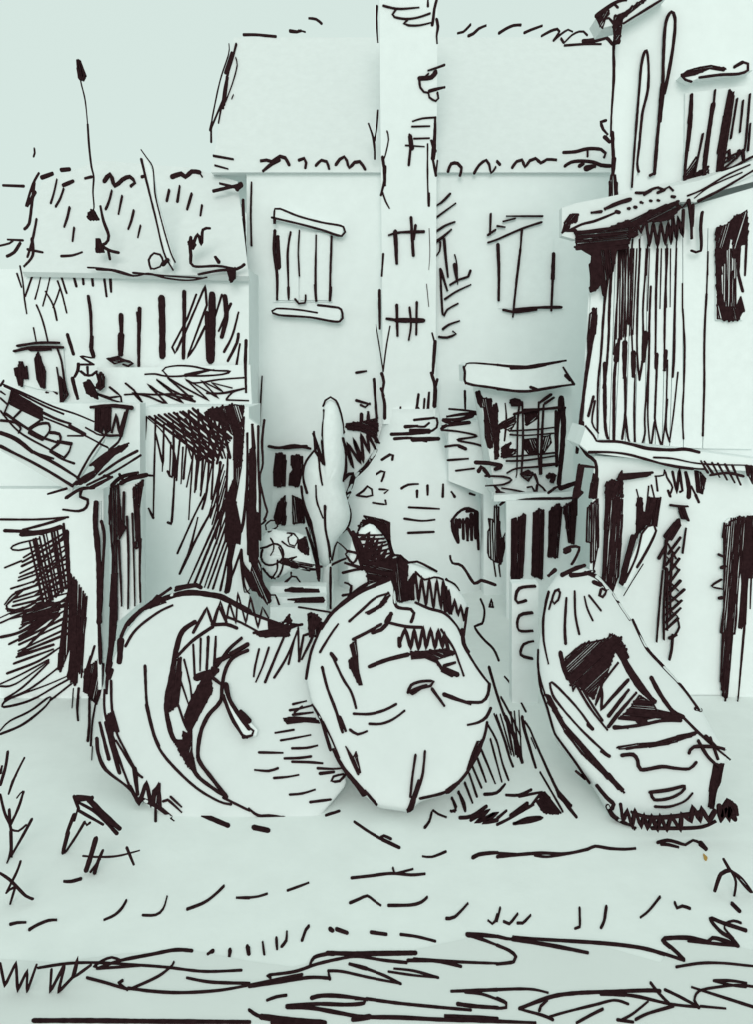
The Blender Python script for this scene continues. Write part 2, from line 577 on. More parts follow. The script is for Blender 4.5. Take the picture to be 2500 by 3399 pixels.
# ================================================================== CHIMNEY
ch = thing('chimney', 'tall chimney stack with iron brackets rising from a bell shaped base', 'chimney', 905, 19.9)
p = Part('plaster')
k = TL['U'][2]
bl = O + ray(842 * k, 930 * k) * 19.6
br = O + ray(956 * k, 930 * k) * 19.6
zt = (O + ray(900 * k, -60 * k) * 19.6).z
fr = [bl, br, Vector((br.x + .05, 19.6, zt)), Vector((bl.x - .1, 19.6, zt))]
p.prism(fr, [q + Vector((0, 1.0, 0)) for q in fr])
S = F(19.6)
p.ink('A3', '34 835 65 830 200 835 330 845 460;36 1490 0 1465 100 1455 200 1440 280;40 1490 210 1505 290 1490 400 1495 470;40 1395 0 1395 70;44 1475 1290 1470 1500 1455 1652', S)
p.ink('B2', '''34 1240 0 1235 120 1225 230;30 1215 110 1240 180;16 1190 130 1190 350 1195 540;24 1200 460 1198 540;24 1225 230 1245 340;16 1255 240 1245 340
16 920 45 930 100 910 200 890 260;24 890 215 905 350 880 470;34 905 280 905 400;18 890 450 910 510 935 555
22 895 860 885 1005;24 870 1100 872 1355;12 845 1330 870 1480 895 1640;14 940 1340 915 1480 895 1640
30 1240 1440 1225 1650;16 1220 1385 1240 1460;6 1200 690 1205 850 1198 965;7 1183 1060 1198 1210''', S)
p.ink('D2', '28 885 0 900 60 890 130 905 200 905 300;22 880 100 900 150;34 1215 0 1240 90 1235 220;24 1255 40 1240 110', S)
p.ink('D2', '18 1010 225 1005 270 985 300;24 1130 140 1115 250 1095 340;p 20 1130 230 1160 290 1170 170;26 1200 130 1190 265', S)
st = p.done('stack', ch)
multi(st, 'vent_louvre', 'A3', '34 905 65 1000 90 1100 100 1290 85;34 1040 110 1005 160 1030 190 1150 210 1280 195 1415 150;34 1170 220 1130 260 1180 280 1300 280 1430 250', S, .03)
multi(st, 'vent_louvre', 'A3', '34 1230 1330 1330 1300 1460 1290;30 1220 1390 1410 1385', S, .03)
multi(st, 'vent_louvre', 'B2', '18 1100 95 1200 92;18 1045 140 1165 148;24 1070 70 1075 160 1065 270;40 1075 80 1085 160', S, .03)
q = Part('stone')
q.ink('A3', '''34 1575 715 1480 750 1400 775;60 1480 790 1430 850 1300 860;24 1400 810 1340 860;36 1300 850 1310 960 1350 1010 1400 1020
50 1410 1000 1500 975 1570 960;34 1400 1020 1410 1070 1480 1110 1510 1080 1500 1020''', S, .04)
q.done('wall_anchor', st, label='curled iron wall anchor high on the stack')
q = Part('stone'); q.ink('B2', '26 935 735 1000 718 1165 712;34 975 710 985 920;30 1080 620 1095 870;24 1110 670 1100 760', S, .05); q.done('bracket', st)
q = Part('stone'); q.ink('B2', '28 920 1290 1050 1305 1165 1300;30 985 1200 990 1400;20 1070 1215 1080 1330 1065 1430;22 1118 1180 1115 1395;40 980 1300 1160 1302', S, .05); q.done('bracket', st)
# thin twig sticking out left of the stack
tw = thing('bare_twig', 'forked bare twig sticking up left of the chimney stack', 'twig', 828, 19.7)
q = Part('leaf'); q.ink('B2', '18 795 0 830 110 835 230', F(19.7), .02, True); q.ink('A3', '26 735 1355 780 1500 800 1652;26 845 1210 830 1400 800 1550', F(19.7), .02, True)
q.done('branch', tw)

# bell base (turned)
cx = (O + ray(905 * k, 0) * 19.9).x
prof = [(898, 60), (930, 66), (960, 74), (987, 84), (1020, 110), (1047, 132), (1080, 148), (1113, 158), (1160, 164), (1220, 168), (1302, 170)]
NS = 48
vs, fs = [], []
for (y, r) in prof:
    z = (O + ray(905 * k, y * k) * 19.4).z
    rr = r * k * 19.2 / FPX
    if y == 1302: z = 0
    for i in range(NS):
        a = 2 * math.pi * i / NS
        vs.append(Vector((cx + rr * math.cos(a), 19.9 + rr * math.sin(a) * .75, z)))
for j in range(len(prof) - 1):
    for i in range(NS):
        i2 = (i + 1) % NS
        fs.append([j * NS + i2, j * NS + i, (j + 1) * NS + i, (j + 1) * NS + i2])
fs.append(list(range(NS)))
p = Part('plaster'); p.add(vs, fs, 0, True)
BS = Solid(vs, fs, F(19.95))
p.ink('D2', '''30 830 40 850 300;f 640 335 740 322 855 295 860 360 850 420 870 465 845 460 830 430 790 400 740 380 650 372
30 745 270 745 320;30 790 260 790 320;p 24 620 430 690 630 650 460 740 600 690 430 760 590 740 400 800 530 780 390 840 500
34 845 510 780 610 700 690;26 640 560 640 650 620 715;26 630 700 660 670 690 665 670 730;44 690 690 660 790 610 885;26 610 825 670 790
20 655 860 675 930 660 1010 620 1055
22 1100 310 1200 300 1250 300 1250 360 1200 390;30 1040 355 1120 350;20 1100 350 1170 355 1200 330;34 950 405 1080 400 1200 390
44 1080 380 1200 385;30 970 435 1080 430 1180 450;40 1090 440 1260 435''', BS)  # left-hand strokes hatch in the shadowed edge of the base
bs = p.done('base', ch)
multi(bs, 'stone', 'D2', '''22 885 575 940 540 960 545 955 575;22 850 670 880 650 905 655 885 715;20 715 810 760 780 785 750 815 770 820 810 780 820 720 812
20 870 770 930 775 905 795;22 825 860 915 870 910 845;22 1015 765 1060 740 1125 735;26 1120 780 1120 820;24 1190 745 1190 805
24 1293 740 1290 820;26 1350 790 1370 820;22 1470 798 1500 808;20 1065 890 1265 900;20 1035 965 1150 980 1235 972;22 1060 1060 1230 1053''', BS, .02)
q = Part('plaster')
q.ink('H4', '''60 215 900 225 1050 290 1200;60 265 900 275 1080 290 1190;60 310 900 315 1000;60 355 900 360 1150;70 410 890 415 1165;70 465 830 470 1160;70 520 810 525 1140;50 545 810 545 1000 560 1290
50 200 920 250 850 330 775 430 750 540 800;50 400 790 500 790;60 300 930 540 930''', BS, .02)
q.done('arched_opening', ch)
multi(ch, 'arched_opening', 'D2', 'f 760 945 890 970 940 990 935 1120 900 1080 860 1040 780 1010 740 1020 720 1050 740 990 780 970', BS, .02)

# ================================================================== ROUGH WALL BETWEEN CHIMNEY AND GRILLED WINDOW
rw = thing('stone_wall', 'rough stone wall with zigzag courses between chimney base and grilled window', 'wall', 1075, 18.8)
p = Part('stone')
k2 = F(18.8)
p.slab('U', (985, 925, 1105, 925, 1112, 1327, 1062, 1327, 1062, 1085, 985, 1055), k2, .5)
body = p
p.ink('H4', '''f 770 720 830 720 830 900 870 1180 920 1080 940 1150 860 1500 820 1480 760 1460 700 1410 680 1350 680 1060 710 1010 690 880 740 890 770 930
30 760 1450 790 1652;30 830 1500 850 1652;f 700 2060 730 1960 760 2065''', k2)
rwb = p.done('wall', rw)
multi(rwb, 'stone_course', 'H3', '''40 170 790 400 810 620 845;60 150 890 350 860 560 850;70 100 930 300 930 480 880;60 90 940 200 980 440 970;44 80 1020 430 980;60 70 1050 130 1010
40 70 1070 300 1090 540 1150 280 1200 500 1250 670 1300;44 380 550 385 810;44 120 1290 290 1270 390 1310;60 300 1280 390 1320;40 150 1470 420 1450;38 260 1610 500 1580''', k2, .03)
multi(rwb, 'stone_course', 'H4', '''70 520 140 700 150 860 180;70 560 260 600 200 700 320;60 780 230 850 210;40 650 320 900 330 1000 370 900 430 660 450;60 780 460 830 520
50 800 530 920 560 940 620 850 700;30 870 480 1100 520 1240 570 1250 610''', F(17.45), .03)

# ================================================================== GRILLED BAY WINDOW
bw = thing('bay_window', 'grilled bay window under a curved awning beside the plank house', 'window', 1140, 17.5)
B = F(17.5)
p = Part('plaster'); p.slab('U', (1052, 846, 1254, 846, 1262, 1092, 1088, 1092), B, 1.2)
p.ink('H3', '''f 530 570 560 560 620 640 730 650 735 800 790 720 815 760 815 1050 840 1060 820 1460 780 1470 770 1150 740 1310 690 1310 650 1180 635 760 590 760 550 700
34 915 720 930 900 920 1080 905 1210''', B)
p.ink('C2', '50 425 990 440 1150 430 1350 410 1555;30 390 1080 395 1440', B)
p.ink('H3', '60 1640 650 1630 900 1610 1100 1600 1500', B)
b1 = p.done('surround', bw)
p = Part('wood')
aw = F(16.9)
p.slab('U', (1020, 800, 1032, 794, 1100, 796, 1150, 800, 1240, 792, 1259, 846, 1200, 852, 1150, 857, 1080, 850, 1022, 838), aw, 1.2)
p.ink('H3', '''46 365 230 380 300 375 400 390 450;40 370 250 400 190 500 180 700 195 1000 220 1250 225 1450 200 1652 160;50 990 250 1250 240 1450 205
44 390 440 480 470 700 500 950 540 1150 560 1350 540 1652 490;50 1250 500 1350 530''', aw)
p.ink('C2', '22 0 770 150 785 300 765 455 742;24 440 790 510 900;30 455 840 480 870;22 0 930 180 945 350 920 510 900', aw)
p.done('awning', bw)
multi(bw, 'pane', 'H3', '''f 1180 830 1330 830 1340 920 1200 1010 1180 950;f 1170 1190 1330 1180 1340 1380 1230 1400 1150 1280;f 1400 1160 1510 1140 1530 1230 1440 1360 1400 1380
f 880 960 1050 880 1060 960 980 1090 900 1040 820 1060 790 1030;f 870 1300 990 1230 950 1320 1050 1330 1050 1380 920 1440 870 1430''', B, .01)
multi(bw, 'grille_bar', 'H3', '''36 1100 760 1080 1000 1070 1652 1060 1690;44 1140 700 1150 900 1150 1300 1130 1652;36 1360 700 1355 1000 1350 1300 1370 1652;44 1425 740 1410 1000 1390 1400 1390 1652
44 1030 860 1150 830 1350 800 1652 760;34 1000 1080 1350 1060 1590 1030;34 980 1130 1200 1140 1590 1110;36 900 1430 1150 1410 1590 1370;34 930 1480 1200 1470 1590 1410
34 940 1640 1060 1580 1300 1560 1590 1530''', F(17.4), .03, True)
multi(bw, 'grille_bar', 'C2', '24 300 1435 415 1425;26 180 1070 450 1055', F(17.4), .03, True)
multi(bw, 'grille_finial', 'H3', 'f 980 670 1040 650 1110 670 1130 720 1100 750 1000 750;60 1380 700 1520 600;44 1440 720 1560 640', F(17.4), .03)
multi(bw, 'flower', 'H4', '''f 1120 290 1220 240 1290 290 1220 390 1130 320;50 1310 300 1350 420;34 1210 470 1270 460 1320 560;50 1340 440 1325 570
34 1360 430 1420 480 1490 560 1560 480 1652 450;f 1460 310 1540 285 1590 310 1550 410 1510 400 1530 340 1480 350''', F(17.4), .03)
q = Part('stone'); q.slab('U', (1085, 1086, 1268, 1078, 1268, 1096, 1085, 1100), F(17.2), .4)
q.ink('H4', '50 1050 660 1200 635 1400 620 1652 615', F(17.2)); q.ink('C2', '40 420 1590 520 1555;24 340 1620 400 1580 430 1590', F(17.2)); q.ink('D3', '22 120 30 300 15 520 0', F(17.2))
q.done('ledge', bw)

# ================================================================== SLATTED GATE
gt = thing('slatted_gate', 'slatted gate with dark gaps under the grilled bay window', 'gate', 1190, 17.1)
p = Part('wood'); p.wall(1112, 1268, 1098, 17.12, .12); p.done('panel', gt)
multi(gt, 'slat', 'D3', '''f 95 140 125 130 130 250 140 130 160 125 175 100 190 110 170 520 125 560 95 570;f 240 110 280 70 310 90 300 540 230 520
f 345 90 400 40 430 60 400 400 340 390;f 440 60 530 0 510 300 475 300 455 150''', F(17.12), .04)

# ================================================================== FAR LEFT HOUSE
lh = thing('house', 'low house at far left with hatched hip roof and dark window posts', 'house', 280, 18.5)
p = Part('plaster'); p.wall(-60, 545, 590, 18.5, 3.0)
WL = F(18.5)
p.ink('B1', '''16 130 940 150 1050 160 1160 175 1255;16 110 990 140 1080;20 230 945 200 1040 165 1140;14 275 975 255 1070 230 1160;14 330 1015 310 1100 282 1205
18 300 1110 350 1200 375 1300;16 395 1090 375 1150 350 1215;18 380 1040 410 1130 440 1250;20 400 995 420 1060 440 1120;24 475 970 505 1075;24 545 1000 552 1060
24 605 990 615 1070;24 690 1030 705 1140;24 730 1025 735 1110;18 240 1200 280 1300 315 1440;14 220 1350 240 1450;30 445 1395 485 1525''', WL)
lw = p.done('wall', lh)
multi(lh, 'window_post', 'B1', '''24 585 1140 600 1250 605 1400 600 1480;30 610 1410 605 1500 620 1540;40 800 1265 805 1400;60 800 1400 800 1520;30 925 1220 920 1400 920 1600
24 910 1250 915 1310;54 1070 1150 1075 1350 1075 1540;34 1220 1110 1220 1300 1215 1550;60 1405 1130 1405 1350 1395 1570;36 1370 1250 1375 1550;40 1490 1140 1500 1280 1470 1410''', WL, .04)
q = Part('plaster')
q.ink('B1', '''p 22 1300 1130 1240 1290 1140 1480 1160 1520 1240 1350 1360 1070 1370 1200 1240 1550 1290 1480 1360 1340;p 20 1470 1130 1430 1260 1400 1360
24 1530 1190 1450 1370;24 1580 1250 1540 1400 1485 1510;26 1580 1390 1570 1450 1510 1570;24 1590 1460 1560 1640''', WL)
q.done('curtain', lh, label='hatched curtain in the right end of the window row')
multi(lh, 'flower_pot', 'B1', 'f 710 1555 780 1540 830 1570 760 1590;24 800 1560 880 1585 850 1605 820 1595', F(18.4), .05)
rl = tilt(606, 18.2, 345, 20.6)
p = Part('tile'); p.slab('U', (48, 596, 90, 400, 215, 352, 420, 368, 520, 398, 545, 606), rl, .15)
p.ink('B1', '''26 20 405 155 410;20 255 325 215 400 170 540;26 225 390 205 560 190 660 160 695;30 230 450 180 540
22 240 630 215 760 180 880;30 210 760 215 870 160 940;20 180 830 280 850;20 50 765 150 770;22 0 805 60 790 80 775;30 130 790 90 850 45 875;24 405 875 480 870 540 850
16 225 160 228 190 220 215''', rl)
p.ink('B1', '16 580 950 700 960 880 1005 980 990 1100 1020 1250 1035 1370 1015;24 640 960 760 970 880 1005;18 880 985 1100 1005 1340 1020', F(18.1))
rfl = p.done('roof', lh)
multi(rfl, 'roof_tile', 'B1', '''18 375 370 355 460 335 525;18 420 430 400 490 368 548;22 460 555 445 620 425 680;20 490 690 480 775;20 740 445 720 520 700 565;20 808 480 785 595
20 885 575 870 640 850 695;18 930 675 913 750;22 1120 440 1105 510;22 1190 415 1175 515;22 1270 465 1240 565;20 1338 540 1328 605''', rl, .03)
multi(rfl, 'ridge_tile', 'B1', '''34 275 355 345 330;30 405 305 460 300;34 420 405 480 380;34 690 380 730 335 760 410 810 370 860 350 895 390 870 410
40 1140 350 1200 330 1230 350 1270 315 1320 320;14 1320 320 1340 350;24 565 360 605 350;28 940 350 960 345''', rl, .03)
q = Part('stone'); q.ink('B1', '26 665 545 685 640 720 740 700 790 650 810;f 640 760 660 760 690 850 640 850;26 650 790 720 835 785 852;24 715 830 728 895', F(18.15), .05, True); q.done('chimney_pot', lh)
q = Part('stone'); q.ink('B1', '''26 1265 750 1265 830 1310 730 1335 800 1345 700 1390 690;26 1260 800 1265 870 1280 940 1440 940 1540 955;f 1260 750 1300 800 1280 830 1250 800;34 1430 885 1450 915
26 1320 995 1450 970 1570 960 1620 930;f 1510 980 1560 950 1560 1020 1530 1050''', F(18.1), .05); q.done('dormer', lh)
# casement at the far left
q = Part('wood')
q.slab('H1', (190, 210, 830, 160, 880, 780, 480, 720, 200, 640), F(18.45), .03)
q = q.done('window', lh, label='small casement with dark posts above the shed roof')
multi(q, 'lintel', 'B1', '24 115 1470 250 1450 390 1450;26 95 1505 220 1480 415 1480;30 200 1495 330 1495', F(18.42), .04)
multi(q, 'window_post', 'H1', '''f 460 320 500 230 540 330 600 500 590 700 540 700 490 600;34 760 200 810 350 850 600 890 800;p 30 750 440 790 700 820 900 860 850;f 780 550 830 600 900 800 830 900 800 900
f 190 450 220 440 260 560 250 360 290 360 330 500 350 420 370 590 330 590 300 540 290 680 250 680''', F(18.42), .03)
multi(lw, 'stone', 'H1', '40 610 770 630 772;44 710 750 750 785', WL)

an = thing('antenna_mast', 'thin bent mast with a dark pointed tip above the far left roof', 'mast', 203, 18.6)
q = Part('wood'); q.ink('A1', '20 870 670 880 880 930 1100 960 1400 980 1652', F(18.6), .03, True); q.ink('B1', '18 580 0 590 150 605 280 620 350 615 450 622 550 610 600', F(18.6), .03, True); q.done('pole', an)
q = Part('wood'); q.ink('A1', 'f 850 670 880 670 940 840 915 890 870 870', F(18.55), .08); q.done('tip', an)
q = Part('wood'); q.ink('B1', 'f 590 590 620 570 655 635 590 630', F(18.3), .08); q.done('foot', an)
lp = thing('leaning_pole', 'leaning double pole with a ring at its foot on the far left roof', 'pole', 350, 18.3)
q = Part('wood'); q.slab('B1', (940, 215, 985, 245, 1015, 330, 1035, 480, 1155, 905, 1140, 955, 1085, 850, 1000, 500), F(18.05), .12)
q.ink('B1', '22 935 230 980 420 1030 620 1085 850 1145 965;14 935 170 970 220 1010 280 1020 370 1030 480 1080 680 1130 850 1160 915', F(18.05), .02); q.done('shaft', lp)
q = Part('wood'); q.ink('B1', '18 1000 960 985 900 1020 855 1060 865 1080 910 1060 945 1020 960 1000 955;40 1080 930 1110 900', F(18.0), .03, True); q.done('ring', lp)

# balcony
bc = thing('balcony', 'balcony with fringed edge between far left house and dark alley wall', 'balcony', 385, 17.6)
p = Part('stone'); p.slab('U', (212, 806, 300, 806, 548, 800, 552, 896, 330, 897, 212, 868), F(17.6), .85)
p.ink('H2', '''34 270 530 400 525 550 555 780 550 1000 500 1180 470;34 500 480 540 440 700 415 900 425 1060 460 1200 480 1400 490 1300 530 1050 550 780 550;34 510 490 560 545
60 800 545 1100 480;36 820 610 860 640 1000 640 1250 600 1580 575;60 1610 80 1600 400 1610 760''', F(17.6))
b2 = p.done('slab', bc)
q = Part('wood')
q.ink('H2', '''34 0 800 200 790 430 800 680 790 900 820
p 36 10 650 120 740 240 910 100 770 330 830 580 940 300 660 440 760 780 910 420 600 620 740 930 890 560 570 780 700 1120 880 800 590 1000 700 1250 850 1010 610 1320 770 1150 640 1300 680 1420 710
40 1090 780 1300 780 1580 720;36 1350 860 1430 770 1600 720;34 1350 870 1640 880;44 600 800 930 890''', F(17.6), .02)
q.ink('H1', 'p 36 1290 790 1450 840 1600 820 1450 700;36 1300 800 1480 870 1610 900 1600 830', F(17.6), .02)
q.done('fringe', bc)
pl = thing('balcony_plant', 'straggly dark plant at the left end of the fringed balcony', 'plant', 290, 17.5)
q = Part('leaf')
q.ink('H1', '''36 1230 200 1245 310 1070 290 1240 400;40 1240 400 1070 400;50 1040 390 1030 480 990 560;40 1070 490 1130 540 1220 540 1280 490;36 1160 430 1165 530;60 960 580 990 720 1030 850
f 1270 490 1300 560 1340 500 1380 560 1380 690 1330 740 1280 700 1310 620;f 1110 640 1190 610 1280 770 1300 860 1150 780''', F(17.5), .05)
q.done('stalk', pl)

# ================================================================== DARK ALLEY WALL
aw_ = thing('alley_house', 'narrow house front with crosshatched dark upper corner under the balcony', 'house', 425, 16.2)
p = Part('plaster'); p.wall(306, 545, 893, 16.2, 1.6)
A_ = F(16.2)
p.ink('D1', '''18 920 200 920 350 912 530;20 970 290 960 420 945 560
20 1030 290 1025 500 1020 700 1015 960;24 985 900 1015 960;22 1015 680 985 678;p 18 1030 400 1080 610 1085 340;18 970 290 1060 370 1130 470 1160 560 1165 690
20 1145 320 1150 500 1140 690 1110 650;20 1160 600 1150 800 1135 1000 1110 990;20 1190 450 1165 690;22 1235 480 1215 700;16 1280 500 1265 740;14 1265 730 1250 970
24 1310 540 1295 770;22 1345 560 1330 770;22 1385 580 1370 780 1340 900;20 1415 590 1400 835;26 1460 590 1440 850 1450 960
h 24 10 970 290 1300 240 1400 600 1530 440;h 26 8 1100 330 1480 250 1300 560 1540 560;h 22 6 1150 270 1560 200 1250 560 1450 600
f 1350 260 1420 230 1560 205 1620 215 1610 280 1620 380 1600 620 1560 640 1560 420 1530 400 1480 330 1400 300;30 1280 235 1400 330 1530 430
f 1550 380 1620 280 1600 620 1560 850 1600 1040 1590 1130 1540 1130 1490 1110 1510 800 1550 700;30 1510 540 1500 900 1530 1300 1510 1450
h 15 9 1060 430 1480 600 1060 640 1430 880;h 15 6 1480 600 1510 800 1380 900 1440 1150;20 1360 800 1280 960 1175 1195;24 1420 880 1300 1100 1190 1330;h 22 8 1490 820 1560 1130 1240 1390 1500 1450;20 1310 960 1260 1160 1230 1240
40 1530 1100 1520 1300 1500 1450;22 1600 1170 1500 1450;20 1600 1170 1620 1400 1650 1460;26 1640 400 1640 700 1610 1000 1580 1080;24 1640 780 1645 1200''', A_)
p.done('wall', aw_)
q = Part('plaster')
q.ink('D2', '''34 20 345 30 500;f 0 520 35 480 45 600 40 900 60 1000 60 1200 50 1300 0 1250;22 100 310 85 450 90 600 70 700 100 850 120 920 100 970;22 60 350 60 600 70 800 70 1100''', F(16.15))
q.ink('H5', '''f 390 640 520 820 540 700 500 560 600 580 660 700 680 930 790 1100 790 1200 740 1220 680 1130 640 1120 610 1060 540 1040 480 920 400 760
34 400 500 390 640 440 1060 480 1060 520 1010;44 480 0 500 300 510 560;f 470 0 620 0 640 160 600 380 620 600 500 560 490 200;40 650 170 650 370;40 800 1100 850 1100 930 1320''', F(16.15))
q.slab('D2', (-4, 300, 60, 350, 60, 1400, -4, 1400), F(16.16), .2)
q.done('corner_post', aw_)

# ================================================================== SHED AT THE LEFT
sh = thing('shed', 'lean-to shed at the left edge with tiled roof and dark doorway', 'shed', 120, 13)
p = Part('plaster'); p.wall(-60, 306, 885, 15.8, .4)
p.done('rear_wall', sh)
q = Part('wood'); q.slab('D1', (615, 225, 850, 225, 805, 425, 622, 410), F(15.75), .06)
q = q.done('window', sh)
multi(q, 'lintel', 'D1', '34 605 225 740 215 875 230', F(15.72), .04)
multi(q, 'pane', 'D1', 'f 630 230 735 230 730 380 700 400 690 330 670 400 630 400', F(15.72), .02)
multi(q, 'window_bar', 'D1', '24 845 240 825 320 800 420;p 22 740 390 770 270 790 400 830 260;26 630 400 730 415 800 410', F(15.72), .03)
p = Part('plaster'); p.wall(-60, 226, 1072, 13.0, .3)
SW = F(13.0)
p.ink('D1', '20 0 970 250 970 450 955;24 150 1040 300 1000 430 960;34 30 1045 150 1050 280 1065;40 140 1070 300 1050 400 1020;24 420 1000 440 1200 460 1400', SW)
p.ink('D1', '26 540 770 530 820 580 840 570 890 520 915 420 905', SW)
sw = p.done('wall', sh)
q = Part('plaster')
q.ink('D1', '''h 20 10 180 1120 420 1020 280 1560 470 1400;h 20 13 440 1030 480 1560 160 1200 60 1640;h 20 7 430 1050 470 1500 210 1300 250 1650
18 250 1100 120 1130 70 1160 120 1175 270 1140;18 30 1290 140 1245;18 70 1430 160 1400;18 160 1430 40 1540 50 1580 200 1540;40 440 1050 450 1300 470 1600''', SW)
q.ink('E1', '''16 0 300 150 230;18 0 335 200 250 390 200;18 30 210 80 150 160 110;20 40 240 120 250 230 200;h 20 7 130 350 120 560 470 120 460 420;f 150 280 250 200 400 200 380 300 140 350
24 0 430 120 400 280 320;24 60 475 200 400 360 280;24 110 560 240 430 390 280;30 120 555 350 480;20 90 605 350 510;24 45 670 250 590 390 500;18 0 740 130 680 320 580
18 0 755 100 740 320 590;20 30 840 150 760 320 600;20 30 850 200 770 400 620;18 440 690 300 750 60 840 10 890 60 890 200 850 360 760 470 700
18 0 1075 150 1010 300 890 330 825 200 920 60 990 0 1050;18 470 740 330 850
f 420 280 470 0 500 150 480 300 520 500 510 740 450 700 470 480 400 660 380 640;h 18 8 480 20 580 170 480 560 540 700;f 480 560 530 560 500 750 440 690''', SW)
q.done('doorway', sh, label='dark scribbled doorway')
q = Part('plaster')
q.slab('D1', (615, 850, 665, 850, 668, 1700, 670, 2100, 650, 2100, 640, 1700), F(12.95), .05)
q.ink('D1', '50 635 860 630 1000 645 1150 660 1400 655 1652;24 670 980 690 1080 680 1300 665 1600', F(12.9), .02)
q.ink('E1', '30 650 0 655 300 665 600', F(12.9), .02)
q.done('post', sh)
q = Part('plaster')
q.slab('D1', (735, 750, 935, 720, 930, 1520, 770, 1660, 745, 1650), F(12.95), .05)
q.ink('D1', '''f 730 750 785 730 800 1000 770 1100 775 1652 740 1652 745 1200 720 920;24 820 790 815 1030;f 790 960 830 1030 790 1100;22 785 1110 800 1400 805 1540
18 840 950 850 1200 848 1560;18 875 930 885 1200 893 1540;24 930 1100 925 1300 930 1515;f 880 760 950 700 920 900 930 1150 900 1170 880 1130 905 1120 890 900
34 740 745 800 690 910 660;40 800 730 860 700 970 675;24 790 670 820 720''', F(12.9), .02)
q.ink('E1', 'f 740 0 775 0 770 350 730 640 710 700 700 660 720 500', F(12.9), .02)
q.done('post', sh)
q = Part('plaster')
q.ink('E1', '''f 560 640 650 580 690 610 680 740 640 880 590 830 580 800 550 790;30 600 560 560 700;24 625 490 580 640;24 590 840 590 1000 580 1120;20 630 880 610 1000 600 1150
10 610 1160 605 1245;26 520 770 510 900 515 980;10 485 770 475 900;14 570 300 540 560 550 660''', SW)
q.done('reed_bundle', sh, label='dark bundle of stalks at the foot of the shed posts')
# roof
a = O + ray(*px('U', 0, 850)) * 14.2
b = O + ray(*px('U', 230, 957)) * 14.0
c = O + ray(*px('U', 160, 1066)) * 12.6
SR = Plane(a, (b - a).cross(c - a), False)
p = Part('tile'); p.slab('U', (-25, 838, 0, 848, 232, 957, 160, 1066, 0, 972, -25, 960), SR, .12)
p.ink('H1', '''24 40 670 300 780 700 960 1000 1060 1240 1160;30 50 690 300 810 600 960 840 1060;f 150 770 400 900 560 1010 560 1140 330 1030 130 930;44 560 1040 750 1130 930 1190
26 580 1110 880 1230 1130 1350 1430 1510;60 920 1210 1120 1330;24 890 1350 1100 1350;70 0 1310 200 1390 420 1560;40 430 1570 700 1652;34 0 1480 300 1640
26 0 1020 250 1300 650 1530 850 1640;30 0 760 60 800;30 0 850 100 940;44 0 680 40 620;26 1130 1240 1240 1300 1330 1340 1580 1340;24 1300 1450 1420 1500''', SR)
p.ink('D1', '22 0 490 150 560 300 640 480 750;26 220 525 380 610 520 700;20 330 520 410 570 490 600;20 690 420 600 540 510 700;20 800 420 780 460 720 510', SR)
sr = p.done('roof', sh)
multi(sr, 'roof_tile', 'H1', '''40 150 750 110 900 40 1070;36 270 1020 170 1120;34 70 1060 300 1220 550 1370 750 1440;34 540 1140 370 1260;34 400 1260 500 1200 640 1190 650 1290 590 1370
50 380 1310 560 1400;40 660 1310 780 1330 790 1430 680 1530;50 760 1430 940 1460;40 940 1460 910 1560 850 1640;30 0 1150 200 1180 270 1260 240 1310''', SR, .025)
q = Part('wood')
q.ink('D1', '''f 480 740 560 680 640 640 620 600 700 540 780 490 850 465 830 500 760 540 680 620 620 690 560 730;22 600 610 720 520 850 465;24 660 670 790 580 910 515
22 580 740 760 650 930 545;22 320 800 440 765;30 440 825 530 770 620 760;30 600 760 740 690;24 690 680 740 690''', F(12.55), .03)
q.done('roof_side_shade', sh)  # dark hatching draws the shade right of the shed roof

# ================================================================== PLANK HOUSE AT THE RIGHT
rh = thing('plank_house', 'tall plank-sided house at the right edge with tiled mid roof', 'house', 1450, 14)
UW = F(14.2)
p = Part('plaster'); p.slab('U', (1348, 66, 1460, -12, 2000, -12, 2000, 1000, 1345, 1000), UW, 4.0, 0, .31)
p.ink('C1', '''26 800 130 775 300 775 500 760 750 755 900;34 765 880 770 1000 775 1100;40 775 1050 770 1150;f 755 1160 785 1160 800 1290 780 1330 745 1320 745 1230
30 720 800 690 810 705 860 730 890;40 715 910 745 940''', UW)
p.done('upper_wall', rh)
p = Part('tile'); p.slab('C1', (662, 112, 830, -20, 1130, -20, 850, 150, 780, 165, 700, 185), F(13.9), .5)
p.ink('C1', '''40 660 110 720 60 800 10 850 0;f 660 120 740 60 745 90 720 120 700 190 680 170;24 700 130 740 120 775 160;24 780 30 800 50
f 775 110 850 80 960 0 990 0 860 100 830 130 810 290 780 300 770 180;22 840 155 920 105 1090 0''', F(13.9))
p.done('upper_eave', rh)
q = Part('wood'); q.slab('C1', (900, 1230, 935, 700, 965, 420, 990, 345, 1000, 440, 995, 600, 960, 750, 935, 1130), F(14.14), .05)
q.ink('C1', '24 895 1240 905 1080 935 700 960 420 990 335 1005 440 1000 600 965 750 945 950 930 1090 940 1140', F(14.14), .02); q.done('slit_window', rh)
q = Part('wood'); q.slab('C1', (1045, 1150, 1085, 700, 1105, 350, 1125, 150, 1155, 90, 1172, 120, 1168, 250, 1140, 450), F(14.14), .05)
q.ink('C1', '28 1045 1155 1065 900 1085 700 1100 550 1105 350 1120 150 1155 80 1180 120 1175 250 1145 450 1110 620;44 1100 560 1080 800;26 1015 1165 1045 1150', F(14.14), .02); q.done('slit_window', rh)
q = Part('wood'); q.slab('C1', (1250, 620, 1700, 560, 1700, 1060, 1245, 1245), F(14.14), .05)
q.ink('C1', '''f 1235 1170 1320 1040 1330 1050 1300 1160 1400 1110 1410 1180 1245 1250''', F(14.14))
wn = q.done('window', rh, label='barred window under a curled canopy')
